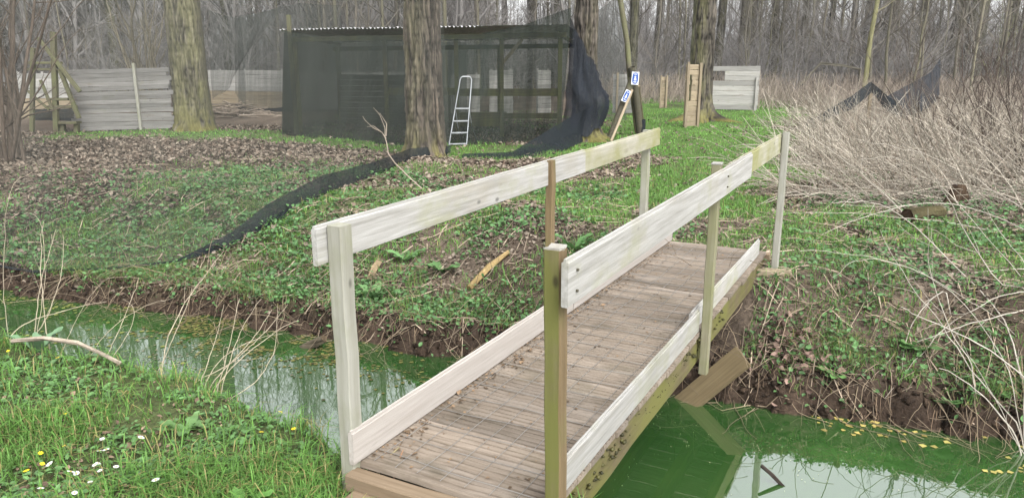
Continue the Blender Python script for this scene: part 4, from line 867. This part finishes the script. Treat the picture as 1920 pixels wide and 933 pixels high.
def gdens(x, y):
    u, v = uvof(x, y); lw = mask(x, y, LAWN); s = mask(x, y, STRIP); h = mask(x, y, HERB); nb_ = (u < near_line(v)+.05)*1.0; rd = mask(x, y, REED)
    n = fbm(x*1.5, y*1.5, 70); n5 = fbm(x*1.1+7, y*1.1, 90)
    far = (u > 4)*(1-rd)*(sst(.45, .56, n5)*.95+.08)*sst(15, 9, np.hypot(x, y))
    shoulder = (v > -1.1)*(u > 5.3)*(u < 9)*sst(.38, .52, n)*.85
    d = np.maximum.reduce([lw*sst(.12, .35, n+.12), s*.9, h*.75*sst(.42, .58, n), nb_*(.16+.84*np.maximum(sst(.46, .60, fbm(x*1.9, y*1.9, 171)), sst(.75, .15, near_line(v)-u)*sst(.36, .5, fbm(x*1.6, y*1.6, 172))))*(1-.7*sst(.16, .0, near_line(v)-u)), far, shoulder])
    shelter = ((y > 15.4) & (y < 26) & (x > -5.5) & (x < 4))*.55*sst(.4, .55, n)
    return np.maximum(d, shelter)*(1-.7*rd)
def blades(x, y, z, L, wd, lean, col, curl=.5):
    n = len(x); a = R.uniform(0, 6.283, n); ca, sa = np.cos(a), np.sin(a)
    V = np.zeros((n, 5, 3)); side = np.stack([-sa, ca, np.zeros(n)], -1)*wd[:, None]*.5; fwd = np.stack([ca, sa, np.zeros(n)], -1)
    B = np.stack([x, y, z-.01], -1); up = np.array([0, 0, 1.])
    mid = B+fwd*(L*lean*.35)[:, None]+up*(L*.6)[:, None]; tip = B+fwd*(L*lean*(.6+curl))[:, None]+up*(L*(.98-lean*.45))[:, None]
    V[:, 0] = B-side; V[:, 1] = B+side; V[:, 2] = mid+side*.8; V[:, 3] = mid-side*.8; V[:, 4] = tip
    i = np.arange(n)[:, None]*5
    return V.reshape(-1, 3), [i+np.array([[0, 1, 2, 3]]), i+np.array([[3, 2, 4]])], np.repeat(col, 5, 0)
def gcol(n, base, var=.35, yellow=.15):
    c = np.array(base)*R.uniform(1-var, 1+var, (n, 1)); k = R.uniform(0, 1, n) < yellow
    c[k] = np.array([.26, .23, .09])*R.uniform(.6, 1.2, (k.sum(), 1)); return c
def grow_grass(name, label, n, r0, r1, p, Lr, wr, base, sel=None, a0=-42, a1=42, yellow=.1, lean=(.2, .9)):
    x, y = polar(n, r0, r1, p, a0, a1); z = height(x, y); d = gdens(x, y); ok = (R.uniform(0, 1, n) < d) & dry(x, y, z, .12)
    ok &= (R.uniform(0, 1, n) > .85*sst(.7, 1.5, steep(x, y)))
    if sel is not None: ok &= sel(x, y)
    x, y, z = x[ok], y[ok], z[ok]; n = len(x); big = .6+.8*fbm(x*2.2, y*2.2, 95)
    V, F, c = blades(x, y, z, R.uniform(*Lr, n)*big, R.uniform(*wr, n), R.uniform(*lean, n), gcol(n, base, .35, yellow)*(.75+.5*fbm(x*1.2, y*1.2, 96))[:, None])
    print(name, n); kind(tag(link(name, make_mesh(name, V, F, M_GRASS, c)), label, 'grass'), 'stuff')
isnear = lambda x, y: uvof(x, y)[0] < near_line(uvof(x, y)[1])+.1
GB = (.095, .20, .04)
grow_grass('bank_grass', 'fresh green grass on the near bank beside the bridge', 105000, 1.6, 6.2, 1.0, (.04, .16), (.002, .007), GB, isnear, -42, 20, yellow=.17, lean=(.2, 1.3))
grow_grass('far_bank_grass', 'patchy green grass on the far bank and slope', 120000, 5.0, 14, 1.2, (.04, .13), (.004, .009), (.105, .20, .048), lambda x, y: ~isnear(x, y))
grow_grass('lawn_grass', 'bright short grass of the clearing between the trees', 175000, 7.5, 34, 1.3, (.03, .085), (.007, .018), (.125, .26, .05), lambda x, y: ~isnear(x, y), yellow=.04)
# leafy ground cover
leafv = np.array([[0, 0, 0], [.32, .30, .10], [.30, .62, .13], [0, 1.0, .02], [-.30, .62, .13], [-.32, .30, .10], [0, .5, .0]]); leaff = np.array([[0, 1, 6], [1, 2, 6], [2, 3, 6], [3, 4, 6], [4, 5, 6], [5, 0, 6]])
def leaves(name, label, n, r0, r1, p, dens, size, base, zr, mat_=None, a0=-42, a1=42, cluster=9, spread=.06, tilt=.45, cat='plants', var=.35):
    k = n//cluster; x, y = polar(k, r0, r1, p, a0, a1); z = height(x, y)
    ok = (R.uniform(0, 1, k) < dens(x, y)) & dry(x, y, z, .10); x, y = x[ok], y[ok]; k = len(x)
    sc_ = np.clip(np.hypot(x, y)/5, .7, 1.7); hgt = R.uniform(*zr, k)
    X_ = (x[:, None]+R.normal(0, spread, (k, cluster))*sc_[:, None]).ravel(); Y_ = (y[:, None]+R.normal(0, spread, (k, cluster))*sc_[:, None]).ravel()
    Z_ = height(X_, Y_)+np.repeat(hgt, cluster)*R.uniform(.15, 1, k*cluster); nn = len(X_)
    ok = dry(X_, Y_, Z_, .04); X_, Y_, Z_ = X_[ok], Y_[ok], Z_[ok]; nn = len(X_)
    S = R.uniform(*size, nn)*np.repeat(sc_**.5, cluster)[ok]
    c = np.array(base)*R.uniform(1-var, 1+var, (nn, 1))*np.repeat(R.uniform(.75, 1.25, k), cluster)[ok][:, None]
    V, F, cc = inst(leafv, leaff, np.stack([X_, Y_, Z_], -1), R.uniform(0, 6.283, nn), S, R.normal(0, tilt, (nn, 2)), c)
    print(name, nn); return kind(tag(link(name, make_mesh(name, V, F, mat_ or M_LEAF, cc)), label, cat), 'stuff')
def d_near(x, y): u, v = uvof(x, y); return (u < near_line(v)-.2)*sst(.42, .54, fbm(x*1.6+3, y*1.6, 120)+.04)*sst(.25, .75, near_line(v)-u)
def d_herb(x, y): u, v = uvof(x, y); return (1-.85*mask(x, y, LAWN))*(~isnear(x, y))*np.maximum(mask(x, y, HERB)*sst(.36, .5, fbm(x*1.3, y*1.3, 121)), (v < -1.9)*(u < 9)*.9*sst(.40, .52, fbm(x*1.3, y*1.3, 121)))
def d_right(x, y): u, v = uvof(x, y); return (1-.85*mask(x, y, LAWN))*(~isnear(x, y))*(v > -1.0)*np.maximum(sst(.5, .62, fbm(x*1.5, y*1.5, 122))*.8, sst(.8, .3, np.hypot(x-G(1410, 340)[0], y-G(1410, 340)[1])))*(np.hypot(x, y) < 12)
leaves('celandine_leaves', 'low round green leaves carpeting the near bank', 26000, 1.7, 5.0, 1.0, d_near, (.018, .042), (.085, .17, .055), (.01, .045), a0=-42, a1=5, tilt=.35)
leaves('herb_cover', 'dark green leafy herbs covering the far bank left of the bridge', 62000, 5.0, 13, 1.3, d_herb, (.022, .052), (.07, .15, .05), (.02, .14), cluster=10, spread=.075)
leaves('right_herbs', 'green nettle-like herbs on the far bank right of the bridge', 27000, 4.7, 12, 1.2, d_right, (.022, .048), (.07, .145, .05), (.02, .12), a0=0, a1=42, cluster=10, spread=.07)
# dead leaves
deadv = np.array([[0, 0, .0], [.34, .25, .16], [.36, .62, .10], [0, 1.0, .10], [-.33, .66, .18], [-.36, .28, .08], [0, .5, .0]])
def dl(x, y): u, v = uvof(x, y); return np.clip(.85-1.3*gdens(x, y), .05, 1)*(1-.6*mask(x, y, REED))*(~isnear(x, y))*sst(.2, .55, fbm(x*.9, y*.9, 130)+.1)
litv = np.array([[0, 0, 0.], [.36, .45, .16], [0, 1., .05], [-.36, .5, .14]]); litf = np.array([[0, 1, 2], [0, 2, 3]])
def litter(name, label, n, r0, r1, p, dens, size, zr, a0=-42, a1=42):
    x, y = polar(n, r0, r1, p, a0, a1); z = height(x, y); ok = (R.uniform(0, 1, n) < dens(x, y)) & dry(x, y, z, .08); x, y, z = x[ok], y[ok], z[ok]; n = len(x)
    tone = R.uniform(0, 1, (n, 1)); c = (np.array([.075, .052, .038])*(1-tone)+np.array([.20, .168, .132])*tone)*R.uniform(.6, 1.25, (n, 1))
    V, F, cc = inst(litv, litf, np.stack([x, y, z+R.uniform(*zr, n)], -1), R.uniform(0, 6.28, n), R.uniform(*size, n)*np.clip(np.hypot(x, y)/7, .8, 1.6), R.normal(0, .5, (n, 2)), c)
    print(name, n); kind(tag(link(name, make_mesh(name, V, F, M_DEAD, cc)), label, 'leaf litter'), 'stuff')
litter('leaf_litter', 'brown fallen leaves carpeting the far bank and the ground under the trees', 190000, 5.2, 21, 1.3, dl, (.025, .06), (.0, .03))
def twl(x, y): return (~isnear(x, y))*.8*(1-mask(x, y, LAWN))
x, y = polar(5200, 5.3, 14, 1.2); z = height(x, y); ok = dry(x, y, z, .1) & (R.uniform(0, 1, len(x)) < twl(x, y)); x, y, z = x[ok], y[ok], z[ok]; n = len(x)
a = R.uniform(0, 6.28, n); L = R.uniform(.1, .5, n); P = np.stack([np.stack([x+np.cos(a)*L*q, y+np.sin(a)*L*q, height(x+np.cos(a)*L*q, y+np.sin(a)*L*q)+.015+R.uniform(0, .04, n)], -1) for q in (-.5, -.15, .2, .5)], 1)
V, F = tubes(P, R.uniform(.002, .006, n)[:, None]*np.linspace(1, .6, 4)[None], 3)
kind(tag(link('fallen_twigs', make_mesh('fallen_twigs', V, F, M_STRAW, np.repeat(np.array([.27, .215, .16])*R.uniform(.4, 1.3, (n, 1)), 12, 0))), 'small dead twigs strewn over the leaf litter of the far bank', 'twigs'), 'stuff')
# clods of mud along the far waterline
n = 2600; t = R.uniform(-9, 3.5, n); uu = far_line(t)+R.normal(.02, .14, n); x = uu*SY+t*CY; y = uu*CY-t*SY; z = height(x, y); ok = (z > WATER-.03) & (z < WATER+.42); x, y, z = x[ok], y[ok], z[ok]; n = len(x)
V, F, c = inst(np.array([[1, 0, 0], [0, 1, 0], [-1, 0, 0], [0, -1, 0], [0, 0, .7], [0, 0, -.7]])*1.0, np.array([[0, 1, 4], [1, 2, 4], [2, 3, 4], [3, 0, 4], [1, 0, 5], [2, 1, 5], [3, 2, 5], [0, 3, 5]]), np.stack([x, y, z], -1), R.uniform(0, 6, n), R.uniform(.012, .055, (n, 3)), R.normal(0, .5, (n, 2)), np.array([.04, .028, .02])*R.uniform(.4, 1.5, (n, 1)))
V += R.normal(0, .005, V.shape); kind(tag(link('mud_clods', make_mesh('mud_clods', V, F, M_SOIL, c, True)), 'crumbling dark mud clods along the foot of the far bank', 'mud'), 'stuff')
leaves('near_leaf_litter', 'brown fallen leaves on the near bank', 5200, 1.7, 5.5, 1.0, lambda x, y: isnear(x, y)*sst(.42, .56, fbm(x*2, y*2, 131)), (.018, .042), (.15, .105, .075), (.005, .03), M_DEAD, a0=-42, a1=12, cluster=3, spread=.1, cat='leaf litter', var=.5)
# leaf heap on the right bank
hp = GH(1480, 655); n = 260; x = hp[0]+R.normal(0, .14, n); y = hp[1]+R.normal(0, .12, n); z = height(x, y)+R.uniform(.0, .06, n)
V, F, c = inst(deadv, leaff, np.stack([x, y, z], -1), R.uniform(0, 6.28, n), R.uniform(.035, .075, n), R.normal(0, .6, (n, 2)), np.array([.155, .105, .085])*R.uniform(.5, 1.5, (n, 1)))
kind(tag(link('leaf_heap', make_mesh('leaf_heap', V, F, M_DEAD, c)), 'heap of curled brown leaves caught on the bank above the loose plank', 'leaf litter'), 'stuff')
# floating leaves and scum near the banks
def floaters(name, label, n, cen, rx, ry, size, base, var=.4, rot=-YAW):
    a = R.normal(0, 1, (n, 2))*[rx, ry]; x = cen[0]+a[:, 0]*math.cos(rot)-a[:, 1]*math.sin(rot); y = cen[1]+a[:, 0]*math.sin(rot)+a[:, 1]*math.cos(rot)
    ok = height(x, y) < WATER-.02; ok &= R.uniform(0, 1, n) < .04+1.2*sst(.46, .58, fbm(x*2.6, y*2.6, 140)); x, y = x[ok], y[ok]; n = len(x)
    tv = leafv.copy(); tv[:, 2] *= .06; tv[:, 0] *= 1.4; tv[1, :2] *= 1.25; tv[4, 0] *= .7; tv[2, 0] *= .75
    V, F, c = inst(tv, leaff, np.stack([x, y, np.full(n, WATER+.003)+R.uniform(0, .003, n)], -1), R.uniform(0, 6.28, n), R.uniform(*size, n), None, np.array(base)*R.uniform(1-var, 1+var, (n, 1)))
    kind(tag(link(name, make_mesh(name, V, F, M_DEAD, c)), label, 'floating leaves'), 'stuff')
cA = G(420, 615, WATER); floaters('floating_leaves', 'yellow-brown leaves and scum floating on the water left of the bridge', 3600, cA, 1.2, .22, (.012, .045), (.075, .07, .022), .7)
cB = G(150, 580, WATER); floaters('floating_scum', 'thin brown-green scum patches on the water under the dark net hem', 700, cB, .8, .4, (.02, .05), (.12, .13, .035))
cC = G(1520, 760, WATER); floaters('drifting_leaves', 'yellow leaves floating along the far waterline right of the bridge', 420, cC, .42, .13, (.02, .05), (.24, .19, .06))
cD = G(1880, 840, WATER); floaters('corner_leaves', 'yellow leaves floating below the right-hand bank', 160, cD, .2, .2, (.03, .06), (.22, .19, .06))
cE = G(300, 660, WATER); floaters('reed_scum', 'greyish plant scraps floating at the edge of the near bank', 450, cE, .5, .22, (.01, .03), (.13, .12, .08))
cF = G(1300, 850, WATER); floaters('specks', 'tiny pale specks scattered on the green water', 350, cF, .8, .5, (.004, .009), (.3, .3, .18))
cG = G(750, 690, WATER); floaters('left_specks', 'tiny pale specks on the green water behind the left rail', 260, cG, .8, .4, (.004, .011), (.3, .3, .15))
# ------------------------------------------------------------------ dry stalks right
def stalks(n, x, y, L, r_, d0, wig, bend, col, k=3, ns_=6):
    z = height(x, y); P = np.zeros((n, ns_, 3)); P[:, 0] = np.stack([x, y, z-.02], -1); d = d0.copy()
    for q in range(1, ns_):
        d = d+R.normal(0, wig, d.shape); d[:, 2] -= bend; d /= np.linalg.norm(d, axis=1, keepdims=True); P[:, q] = P[:, q-1]+d*(L/(ns_-1))[:, None]
    gz_ = height(P[:, :, 0].ravel(), P[:, :, 1].ravel()).reshape(n, ns_)+.012; P[:, :, 2] = np.maximum(P[:, :, 2], np.maximum(gz_, WATER+.01))
    V, F = tubes(P, r_[:, None]*np.linspace(1, .45, ns_)[None], k); return V, F, np.repeat(col, ns_*k, 0)
def in_reed(n, poly):
    x0, y0 = np.min(poly, 0); x1, y1 = np.max(poly, 0); X_ = R.uniform(x0, x1, n*11); Y_ = R.uniform(y0, y1, n*11)
    w_ = mask(X_, Y_, poly)*np.clip(7/np.hypot(X_, Y_), 0, 1)**1.1*(1-.8*sst(2.2, 1.2, np.hypot((X_-10.6)*.6, Y_-21.2))); ok = (R.uniform(0, 1, n*11) < w_) & (np.abs(X_/np.maximum(Y_, .1)) < .95); return X_[ok][:n], Y_[ok][:n]
x, y = in_reed(19000, REED); n = len(x); print('reed', n)
d0 = np.stack([R.normal(-.6, .55, n), R.normal(-.2, .5, n), R.uniform(.2, 1.5, n)], -1); d0 /= np.linalg.norm(d0, axis=1, keepdims=True)
col = np.array([.335, .30, .245])*R.uniform(.5, 1.2, (n, 1)); dk = R.uniform(0, 1, n) < .22; col[dk] = np.array([.19, .155, .12])*R.uniform(.6, 1.2, (dk.sum(), 1))
V, F, c = stalks(n, x, y, R.uniform(.5, 1.75, n)*(1-.4*sst(10, 19, np.hypot(x, y))), R.uniform(.002, .0045, n)*np.clip(np.hypot(x, y)/8, .8, 2.2), d0, .10, .10, col)
kind(tag(link('dry_stalks', make_mesh('dry_stalks', V, F, M_STRAW, c)), 'tangled straw-coloured dead stalks leaning over the far bank right of the path', 'dead stalks'), 'stuff')
# reed fringe along the wood
n = 8000; y = R.uniform(26.5, 40, n); x = R.uniform(-.1, .85, n)*y; ok = (x > 3.2) & ~((x < 8.5) & (y < 29.5)); x, y = x[ok], y[ok]; n = len(x)
d0 = np.stack([R.normal(0, .25, n), R.normal(0, .25, n), np.ones(n)], -1)
V, F, c = stalks(n, x, y, R.uniform(.5, 1.35, n), R.uniform(.007, .015, n), d0, .15, .05, np.array([.25, .21, .17])*R.uniform(.55, 1.2, (n, 1)), 3, 4)
kind(tag(link('reed_fringe', make_mesh('reed_fringe', V, F, M_STRAW, c)), 'pinkish straw fringe of dead reeds along the edge of the wood', 'reeds'), 'stuff')
# long single stalks, right foreground
def stalk(name, pts, r0, col, label, group):
    P = curve(pts, 22); L_ = np.linalg.norm(P[-1]-P[0]); k_ = np.cumsum(R.normal(0, .0035*L_, (22, 3)), 0); k_ -= np.linspace(0, 1, 22)[:, None]*k_[-1]; P = P+k_; P[:, 2] = np.maximum(P[:, 2], height(P[:, 0], P[:, 1])-.02)
    rr = r0*np.linspace(1, .3, 22)*R.uniform(.85, 1.15, 22)
    br_p, br_r = grow(P[None], rr[None], 3, .3, .95, .22, .5, 6, .55, .0, .14)
    V, F, _c = merge([tubes(P[None], rr[None], 5), tubes(br_p, br_r, 4)])
    return tag(link(name, make_mesh(name, V, F, M_STRAW, np.array(col)*R.uniform(.75, 1.15, (len(V), 1)), True)), label, 'stalk', group)
LS = [((1960, 690), (1700, 420), (1560, 380)), ((1990, 600), (1750, 330), (1610, 300)), ((1925, 810), (1800, 660), (1650, 430)), ((1940, 770), (1780, 540), (1500, 470)), ((1960, 540), (1800, 590), (1660, 745)), ((1950, 500), (1800, 520), (1620, 560)), ((1985, 470), (1770, 380), (1540, 440)), ((1925, 880), (1880, 780), (1790, 620)), ((2000, 640), (1860, 500), (1700, 250)), ((1990, 560), (1860, 420), (1820, 200)), ((1950, 620), (1850, 600), (1720, 640)), ((1960, 420), (1760, 300), (1600, 260)), ((1970, 350), (1800, 260), (1640, 200)), ((1950, 730), (1820, 640), (1690, 575)), ((1930, 850), (1840, 740), (1760, 690)), ((1790, 540), (1720, 590), (1690, 710)), ((1840, 700), (1760, 560), (1740, 390)), ((1900, 440), (1700, 410), (1470, 400)), ((1880, 360), (1650, 330), (1490, 300)), ((1700, 400), (1580, 300), (1490, 240)), ((1640, 390), (1540, 330), (1480, 280)), ((1950, 660), (1700, 500), (1560, 520))]
for i, pts in enumerate(LS):
    g = [GH(min(p[0], 1990), max(p[1], 330)) for p in pts]; dep_ = [min(max(q[1], 4.4), 9.5) for q in g]; dep_ = [dep_[0], .5*(dep_[0]+dep_[1]), .4*dep_[0]+.6*min(dep_)]
    Q = [D(p[0], p[1], e-.15) for p, e in zip(pts, dep_)]
    for q in Q: q[2] = max(q[2], hz(q[0], q[1])+.02, WATER+.02)
    q0, q1, q2 = Q; B_ = [q0*(1-t)**2+2*t*(1-t)*(2*q1-.5*q0-.5*q2)+q2*t*t for t in np.linspace(0, 1, 12)]
    B_ = [np.array([q[0], q[1], max(q[2], hz(q[0], q[1])+.006)]) for q in B_]; B_[0][2] = hz(B_[0][0], B_[0][1])-.02
    stalk('long_stalk', B_, R.uniform(.003, .0068), (.33, .30, .255), 'long pale dead stalk arching over the right-hand bank', 'long pale stalks over the right bank')
# left foreground stalks at the near water's edge
SL = [((5, 600), (10, 440), (40, 330)), ((65, 640), (85, 460), (48, 398)), ((55, 640), (80, 520), (105, 430)), ((30, 640), (100, 560), (118, 440)), ((90, 640), (80, 520), (82, 415)), ((100, 650), (165, 560), (215, 520)), ((140, 655), (220, 610), (320, 560)), ((200, 690), (250, 600), (230, 560)), ((380, 730), (470, 640), (510, 580)), ((390, 735), (480, 650), (560, 600)), ((400, 720), (440, 600), (450, 560)), ((380, 725), (430, 660), (530, 625)), ((410, 735), (445, 640), (490, 560)), ((375, 720), (400, 650), (420, 570)), ((300, 690), (330, 600), (420, 470)), ((280, 680), (340, 600), (360, 540)), ((420, 740), (500, 690), (520, 570)), ((360, 715), (450, 670), (540, 570)), ((170, 660), (230, 600), (260, 520)), ((20, 650), (60, 600), (200, 565))]
for i, pts in enumerate(SL):
    b0 = G(*pts[0], -.05); b0[2] = max(hz(b0[0], b0[1]), WATER); Q = [b0, D(*pts[1], b0[1]+.10), D(*pts[2], b0[1]+.22)]
    q0, q1, q2 = Q; B_ = [q0*(1-t)**2+2*t*(1-t)*(2*q1-.5*q0-.5*q2)+q2*t*t for t in np.linspace(0, 1, 12)]; B_[0] = b0-np.array([0, 0, .03])
    stalk('dry_stem', B_, R.uniform(.0022, .0042), (.33, .28, .21), 'thin dry stem standing at the near water edge', 'thin dry stems at the near water edge')
# roots and dead stems hanging on the far bank face
n = 900; t = R.uniform(-8, 3.0, n); uu = far_line(t)+R.uniform(-.1, .9, n); x = uu*SY+t*CY; y = uu*CY-t*SY
d0 = np.stack([R.normal(0, .6, n), R.normal(-.6, .5, n), R.uniform(-.2, .9, n)], -1); d0 /= np.linalg.norm(d0, axis=1, keepdims=True)
V, F, c = stalks(n, x, y, R.uniform(.2, .8, n), R.uniform(.0018, .0042, n), d0, .13, .16, np.array([.18, .14, .095])*R.uniform(.45, 1.2, (n, 1)), 4, 8)
kind(tag(link('bank_stems', make_mesh('bank_stems', V, F, M_STRAW, c)), 'thin dead stems and roots trailing over the far bank', 'dead stems'), 'stuff')
# plants and grass hanging over the edge of the far bank, roots below them
n = 520; t = R.uniform(-8.5, 3.2, n); uu = far_line(t)+R.uniform(.06, .55, n); x = uu*SY+t*CY; y = uu*CY-t*SY
ok = (R.uniform(0, 1, n) < .12+sst(.40, .55, fbm(x*1.7, y*1.7, 180))) & dry(x, y, height(x, y), .14); x, y = x[ok], y[ok]; k = 9
X_ = (x[:, None]+R.normal(0, .05, (len(x), k))).ravel(); Y_ = (y[:, None]+R.normal(0, .05, (len(x), k))-.03).ravel(); Z_ = height(X_, Y_)+R.uniform(.02, .10, len(X_)); ok = Z_ > WATER+.1; X_, Y_, Z_ = X_[ok], Y_[ok], Z_[ok]; n = len(X_)
V, F, c = inst(leafv, leaff, np.stack([X_, Y_, Z_], -1), R.uniform(0, 6.28, n), R.uniform(.022, .055, n), R.normal(0, .5, (n, 2)), np.array([.08, .165, .055])*R.uniform(.55, 1.35, (n, 1)))
kind(tag(link('bank_edge_leaves', make_mesh('bank_edge_leaves', V, F, M_LEAF, c)), 'green leaves hanging over the muddy edge of the far bank', 'plants'), 'stuff')
n = 9000; t = R.uniform(-8.5, 3.2, n); uu = far_line(t)+R.uniform(.05, .5, n); x = uu*SY+t*CY; y = uu*CY-t*SY; z = height(x, y)
ok = (R.uniform(0, 1, n) < sst(.46, .6, fbm(x*2.1, y*2.1, 181))) & dry(x, y, z, .15); x, y, z = x[ok], y[ok], z[ok]; n = len(x)
V, F, c = blades(x, y, z, R.uniform(.06, .18, n), R.uniform(.003, .007, n), R.uniform(.5, 1.6, n), gcol(n, (.10, .19, .05), .35, .25))
kind(tag(link('bank_edge_grass', make_mesh('bank_edge_grass', V, F, M_GRASS, c)), 'drooping grass along the muddy edge of the far bank', 'grass'), 'stuff')
n = 700; t = R.uniform(-8.5, 3.2, n); uu = far_line(t)+R.uniform(.0, .3, n); x = uu*SY+t*CY; y = uu*CY-t*SY; z = np.maximum(height(x, y), WATER)+.02; L = R.uniform(.06, .3, n)
P = np.stack([np.stack([x-SY*q*.10+R.normal(0, .012, n), y-CY*q*.10+R.normal(0, .012, n), np.maximum(z+.03-L*q, WATER-.02)], -1) for q in (0, .33, .66, 1)], 1)
V, F = tubes(P, R.uniform(.0012, .0032, n)[:, None]*np.linspace(1, .5, 4)[None], 3)
kind(tag(link('hanging_roots', make_mesh('hanging_roots', V, F, M_STRAW, np.repeat(np.array([.14, .10, .065])*R.uniform(.4, 1.5, (n, 1)), 12, 0))), 'fine brown roots hanging from the far bank to the water', 'roots'), 'stuff')
# ------------------------------------------------------------------ flowers and big leaves on the near bank
def flower(name, label, petals, r_, zc, pc, cc, cat, group, seed):
    root = thing(name, label, cat, (0, 0, -50), group); MM = Matrix.Translation((0, 0, -50)); V = []; F = []
    for k in range(petals):
        a = k*2*math.pi/petals; w_ = 2.3*r_/petals; ca, sa = math.cos(a), math.sin(a); b = len(V)
        for (f_, s_, z_) in ((.2, -.4, 0), (.2, .4, 0), (.75, .8, .12), (1, 0, .1), (.75, -.8, .12)):
            V.append((ca*f_*r_-sa*s_*w_, sa*f_*r_+ca*s_*w_, zc+z_*r_))
        F.append([b, b+1, b+2, b+3, b+4])
    link('petals', make_mesh('petals', np.array(V), np.array(F), M_LEAF, np.tile(np.array(pc), (len(V), 1))), root, MM)
    t = np.arange(8)/8*2*math.pi; V = np.vstack([np.c_[np.cos(t)*r_*.32, np.sin(t)*r_*.32, np.full(8, zc+.1*r_)], [[0, 0, zc+.3*r_]]]); F = np.array([[i, (i+1) % 8, 8] for i in range(8)])
    link('centre', make_mesh('centre', V, F, M_LEAF, np.tile(np.array(cc), (9, 1)), True), root, MM)
    V, F = tubes(np.array([[[0, 0, -.01], [.004, 0, zc*.5], [0, 0, zc]]]), np.full((1, 3), .0012), 4); link('stalk', make_mesh('stalk', V, F, M_LEAF, np.tile(np.array([.1, .17, .05]), (len(V), 1))), root, MM); return root
fl1 = flower('daisy', 'white daisy in the low leaves of the near bank', 14, .017, .095, (.7, .69, .69), (.5, .36, .04), 'flower', 'white daisies on the near bank', 1)
fl2 = flower('celandine', 'yellow celandine flower in the low leaves of the near bank', 8, .014, .09, (.72, .56, .02), (.55, .4, .02), 'flower', 'yellow celandine flowers on the near bank', 2)
for proto, spots in ((fl1, ((195, 822), (252, 826), (208, 856), (190, 849), (173, 873), (193, 872), (216, 879), (148, 885), (118, 871), (173, 906), (302, 914), (138, 926), (72, 930), (200, 882), (118, 902))), (fl2, ((132, 837), (76, 850), (75, 866), (61, 893), (22, 650), (117, 671), (121, 773), (519, 778), (488, 818), (558, 808)))):
    for i, (px, py) in enumerate(spots):
        p = GH(px, py+24); M = Matrix.Translation(Vector([float(q) for q in p])) @ Matrix.Rotation(R.uniform(0, 6), 4, 'Z') @ Matrix.Rotation(R.uniform(.1, .5), 4, 'X') @ Matrix.Scale(R.uniform(.62, .95), 4)
        if i == 0: proto.matrix_basis = M
        else: copy_tree(proto, M)
def dock(label, px, py, n, L, wd, seed, col=(.085, .19, .06), name='dock_plant', up=.5):
    r = np.random.default_rng(seed); p = GH(px, py) if px > 500 else G(px, py, 0.0); p[2] = max(hz(p[0], p[1]), WATER); root = thing(name, label, 'plant', p)
    for k in range(n):
        a = k*2*math.pi/n+r.normal(0, .4); l = L*r.uniform(.7, 1.15); m_ = 9; s = np.linspace(0, 1, m_); wv = wd*l/L*np.sin(np.pi*np.clip(s*.93+.05, 0, 1))**.7
        el = up*r.uniform(.6, 1.4); hx = s*l*math.cos(el*.8); zz = s*l*math.sin(el)*1.2-(s**2)*l*.45*math.sin(el); Pm = np.zeros((m_, 3, 3))
        for j, e in enumerate((-1, 0, 1)):
            yy = e*wv; Pm[:, j] = np.stack([hx*math.cos(a)-yy*math.sin(a), hx*math.sin(a)+yy*math.cos(a), zz+abs(e)*wv*.35+.008*np.sin(s*14+e)], -1)
        V, F = grid(Pm+p); link('leaf', make_mesh('leaf', V, F, M_LEAF, np.array(col)*r.uniform(.8, 1.2)*np.ones((len(V), 1)), True), root)
dock('broad upright dock leaves at the bottom of the near bank by the daisies', 455, 935, 3, .13, .026, 1, (.10, .22, .05), up=1.1)
dock('broad dock leaf standing at the water edge behind the fallen branch', 143, 648, 3, .16, .035, 2, (.11, .24, .04), up=1.25)
dock('grey-green dock rosette between the fallen branch and the water', 70, 640, 5, .24, .04, 3, (.13, .22, .12), up=.9)
dock('low dock rosette on the bare earth patch of the near bank', 350, 800, 6, .13, .025, 4, (.11, .2, .07), up=.35)
dock('large grey-green dock rosette beside the near grass tuft', 190, 645, 5, .14, .03, 5, (.12, .2, .1), up=.6)
dock('broad leaved dock on the far bank seen beneath the middle of the left rail', 1075, 470, 6, .26, .045, 6, (.09, .19, .06), up=.7)
dock('pale green dock on the far bank under the left rail end', 760, 490, 7, .24, .04, 7, (.1, .2, .07), up=.6)
dock('dock plant on the far bank above the mud, left of the thick bare branch', 830, 510, 7, .22, .04, 8, (.09, .18, .06), up=.6)
dock('dock plant at the mud edge behind the pale end post', 700, 560, 7, .2, .04, 9, (.1, .19, .07), up=.6)
dock('small dock plant low on the right bank above the drifting leaves', 1565, 690, 6, .14, .03, 10, (.1, .2, .06), up=.5)
dock('leafy plant hanging on the right bank below the long pale stalks', 1720, 650, 9, .17, .05, 11, (.11, .21, .07), up=.5)
dock('leafy plant at the foot of the right bank below the long pale stalks', 1790, 690, 8, .15, .05, 12, (.12, .22, .08), up=.5)

# ------------------------------------------------------------------ thin haze in the air
bx_ = np.array([[sx*430, 175+sy*345, sz] for sz in (-3.2, 34) for sy in (-1, 1) for sx in (-1, 1)], float)
hm = bpy.data.materials.new('thin_haze'); hm.use_nodes = True; hn = hm.node_tree; hn.nodes.remove(hn.nodes['Principled BSDF'])
pv = hn.nodes.new('ShaderNodeVolumePrincipled'); pv.inputs['Density'].default_value = .0006; pv.inputs['Color'].default_value = (.93, .95, .97, 1); pv.inputs['Anisotropy'].default_value = .2
hn.links.new(pv.outputs[0], hn.nodes['Material Output'].inputs['Volume'])
hz_o = link('haze', make_mesh('haze', bx_, np.array([[0, 2, 3, 1], [4, 5, 7, 6], [0, 1, 5, 4], [2, 6, 7, 3], [0, 4, 6, 2], [1, 3, 7, 5]]), hm)); kind(tag(hz_o, 'thin pale haze lying in the air of the wood', 'haze'), 'stuff')
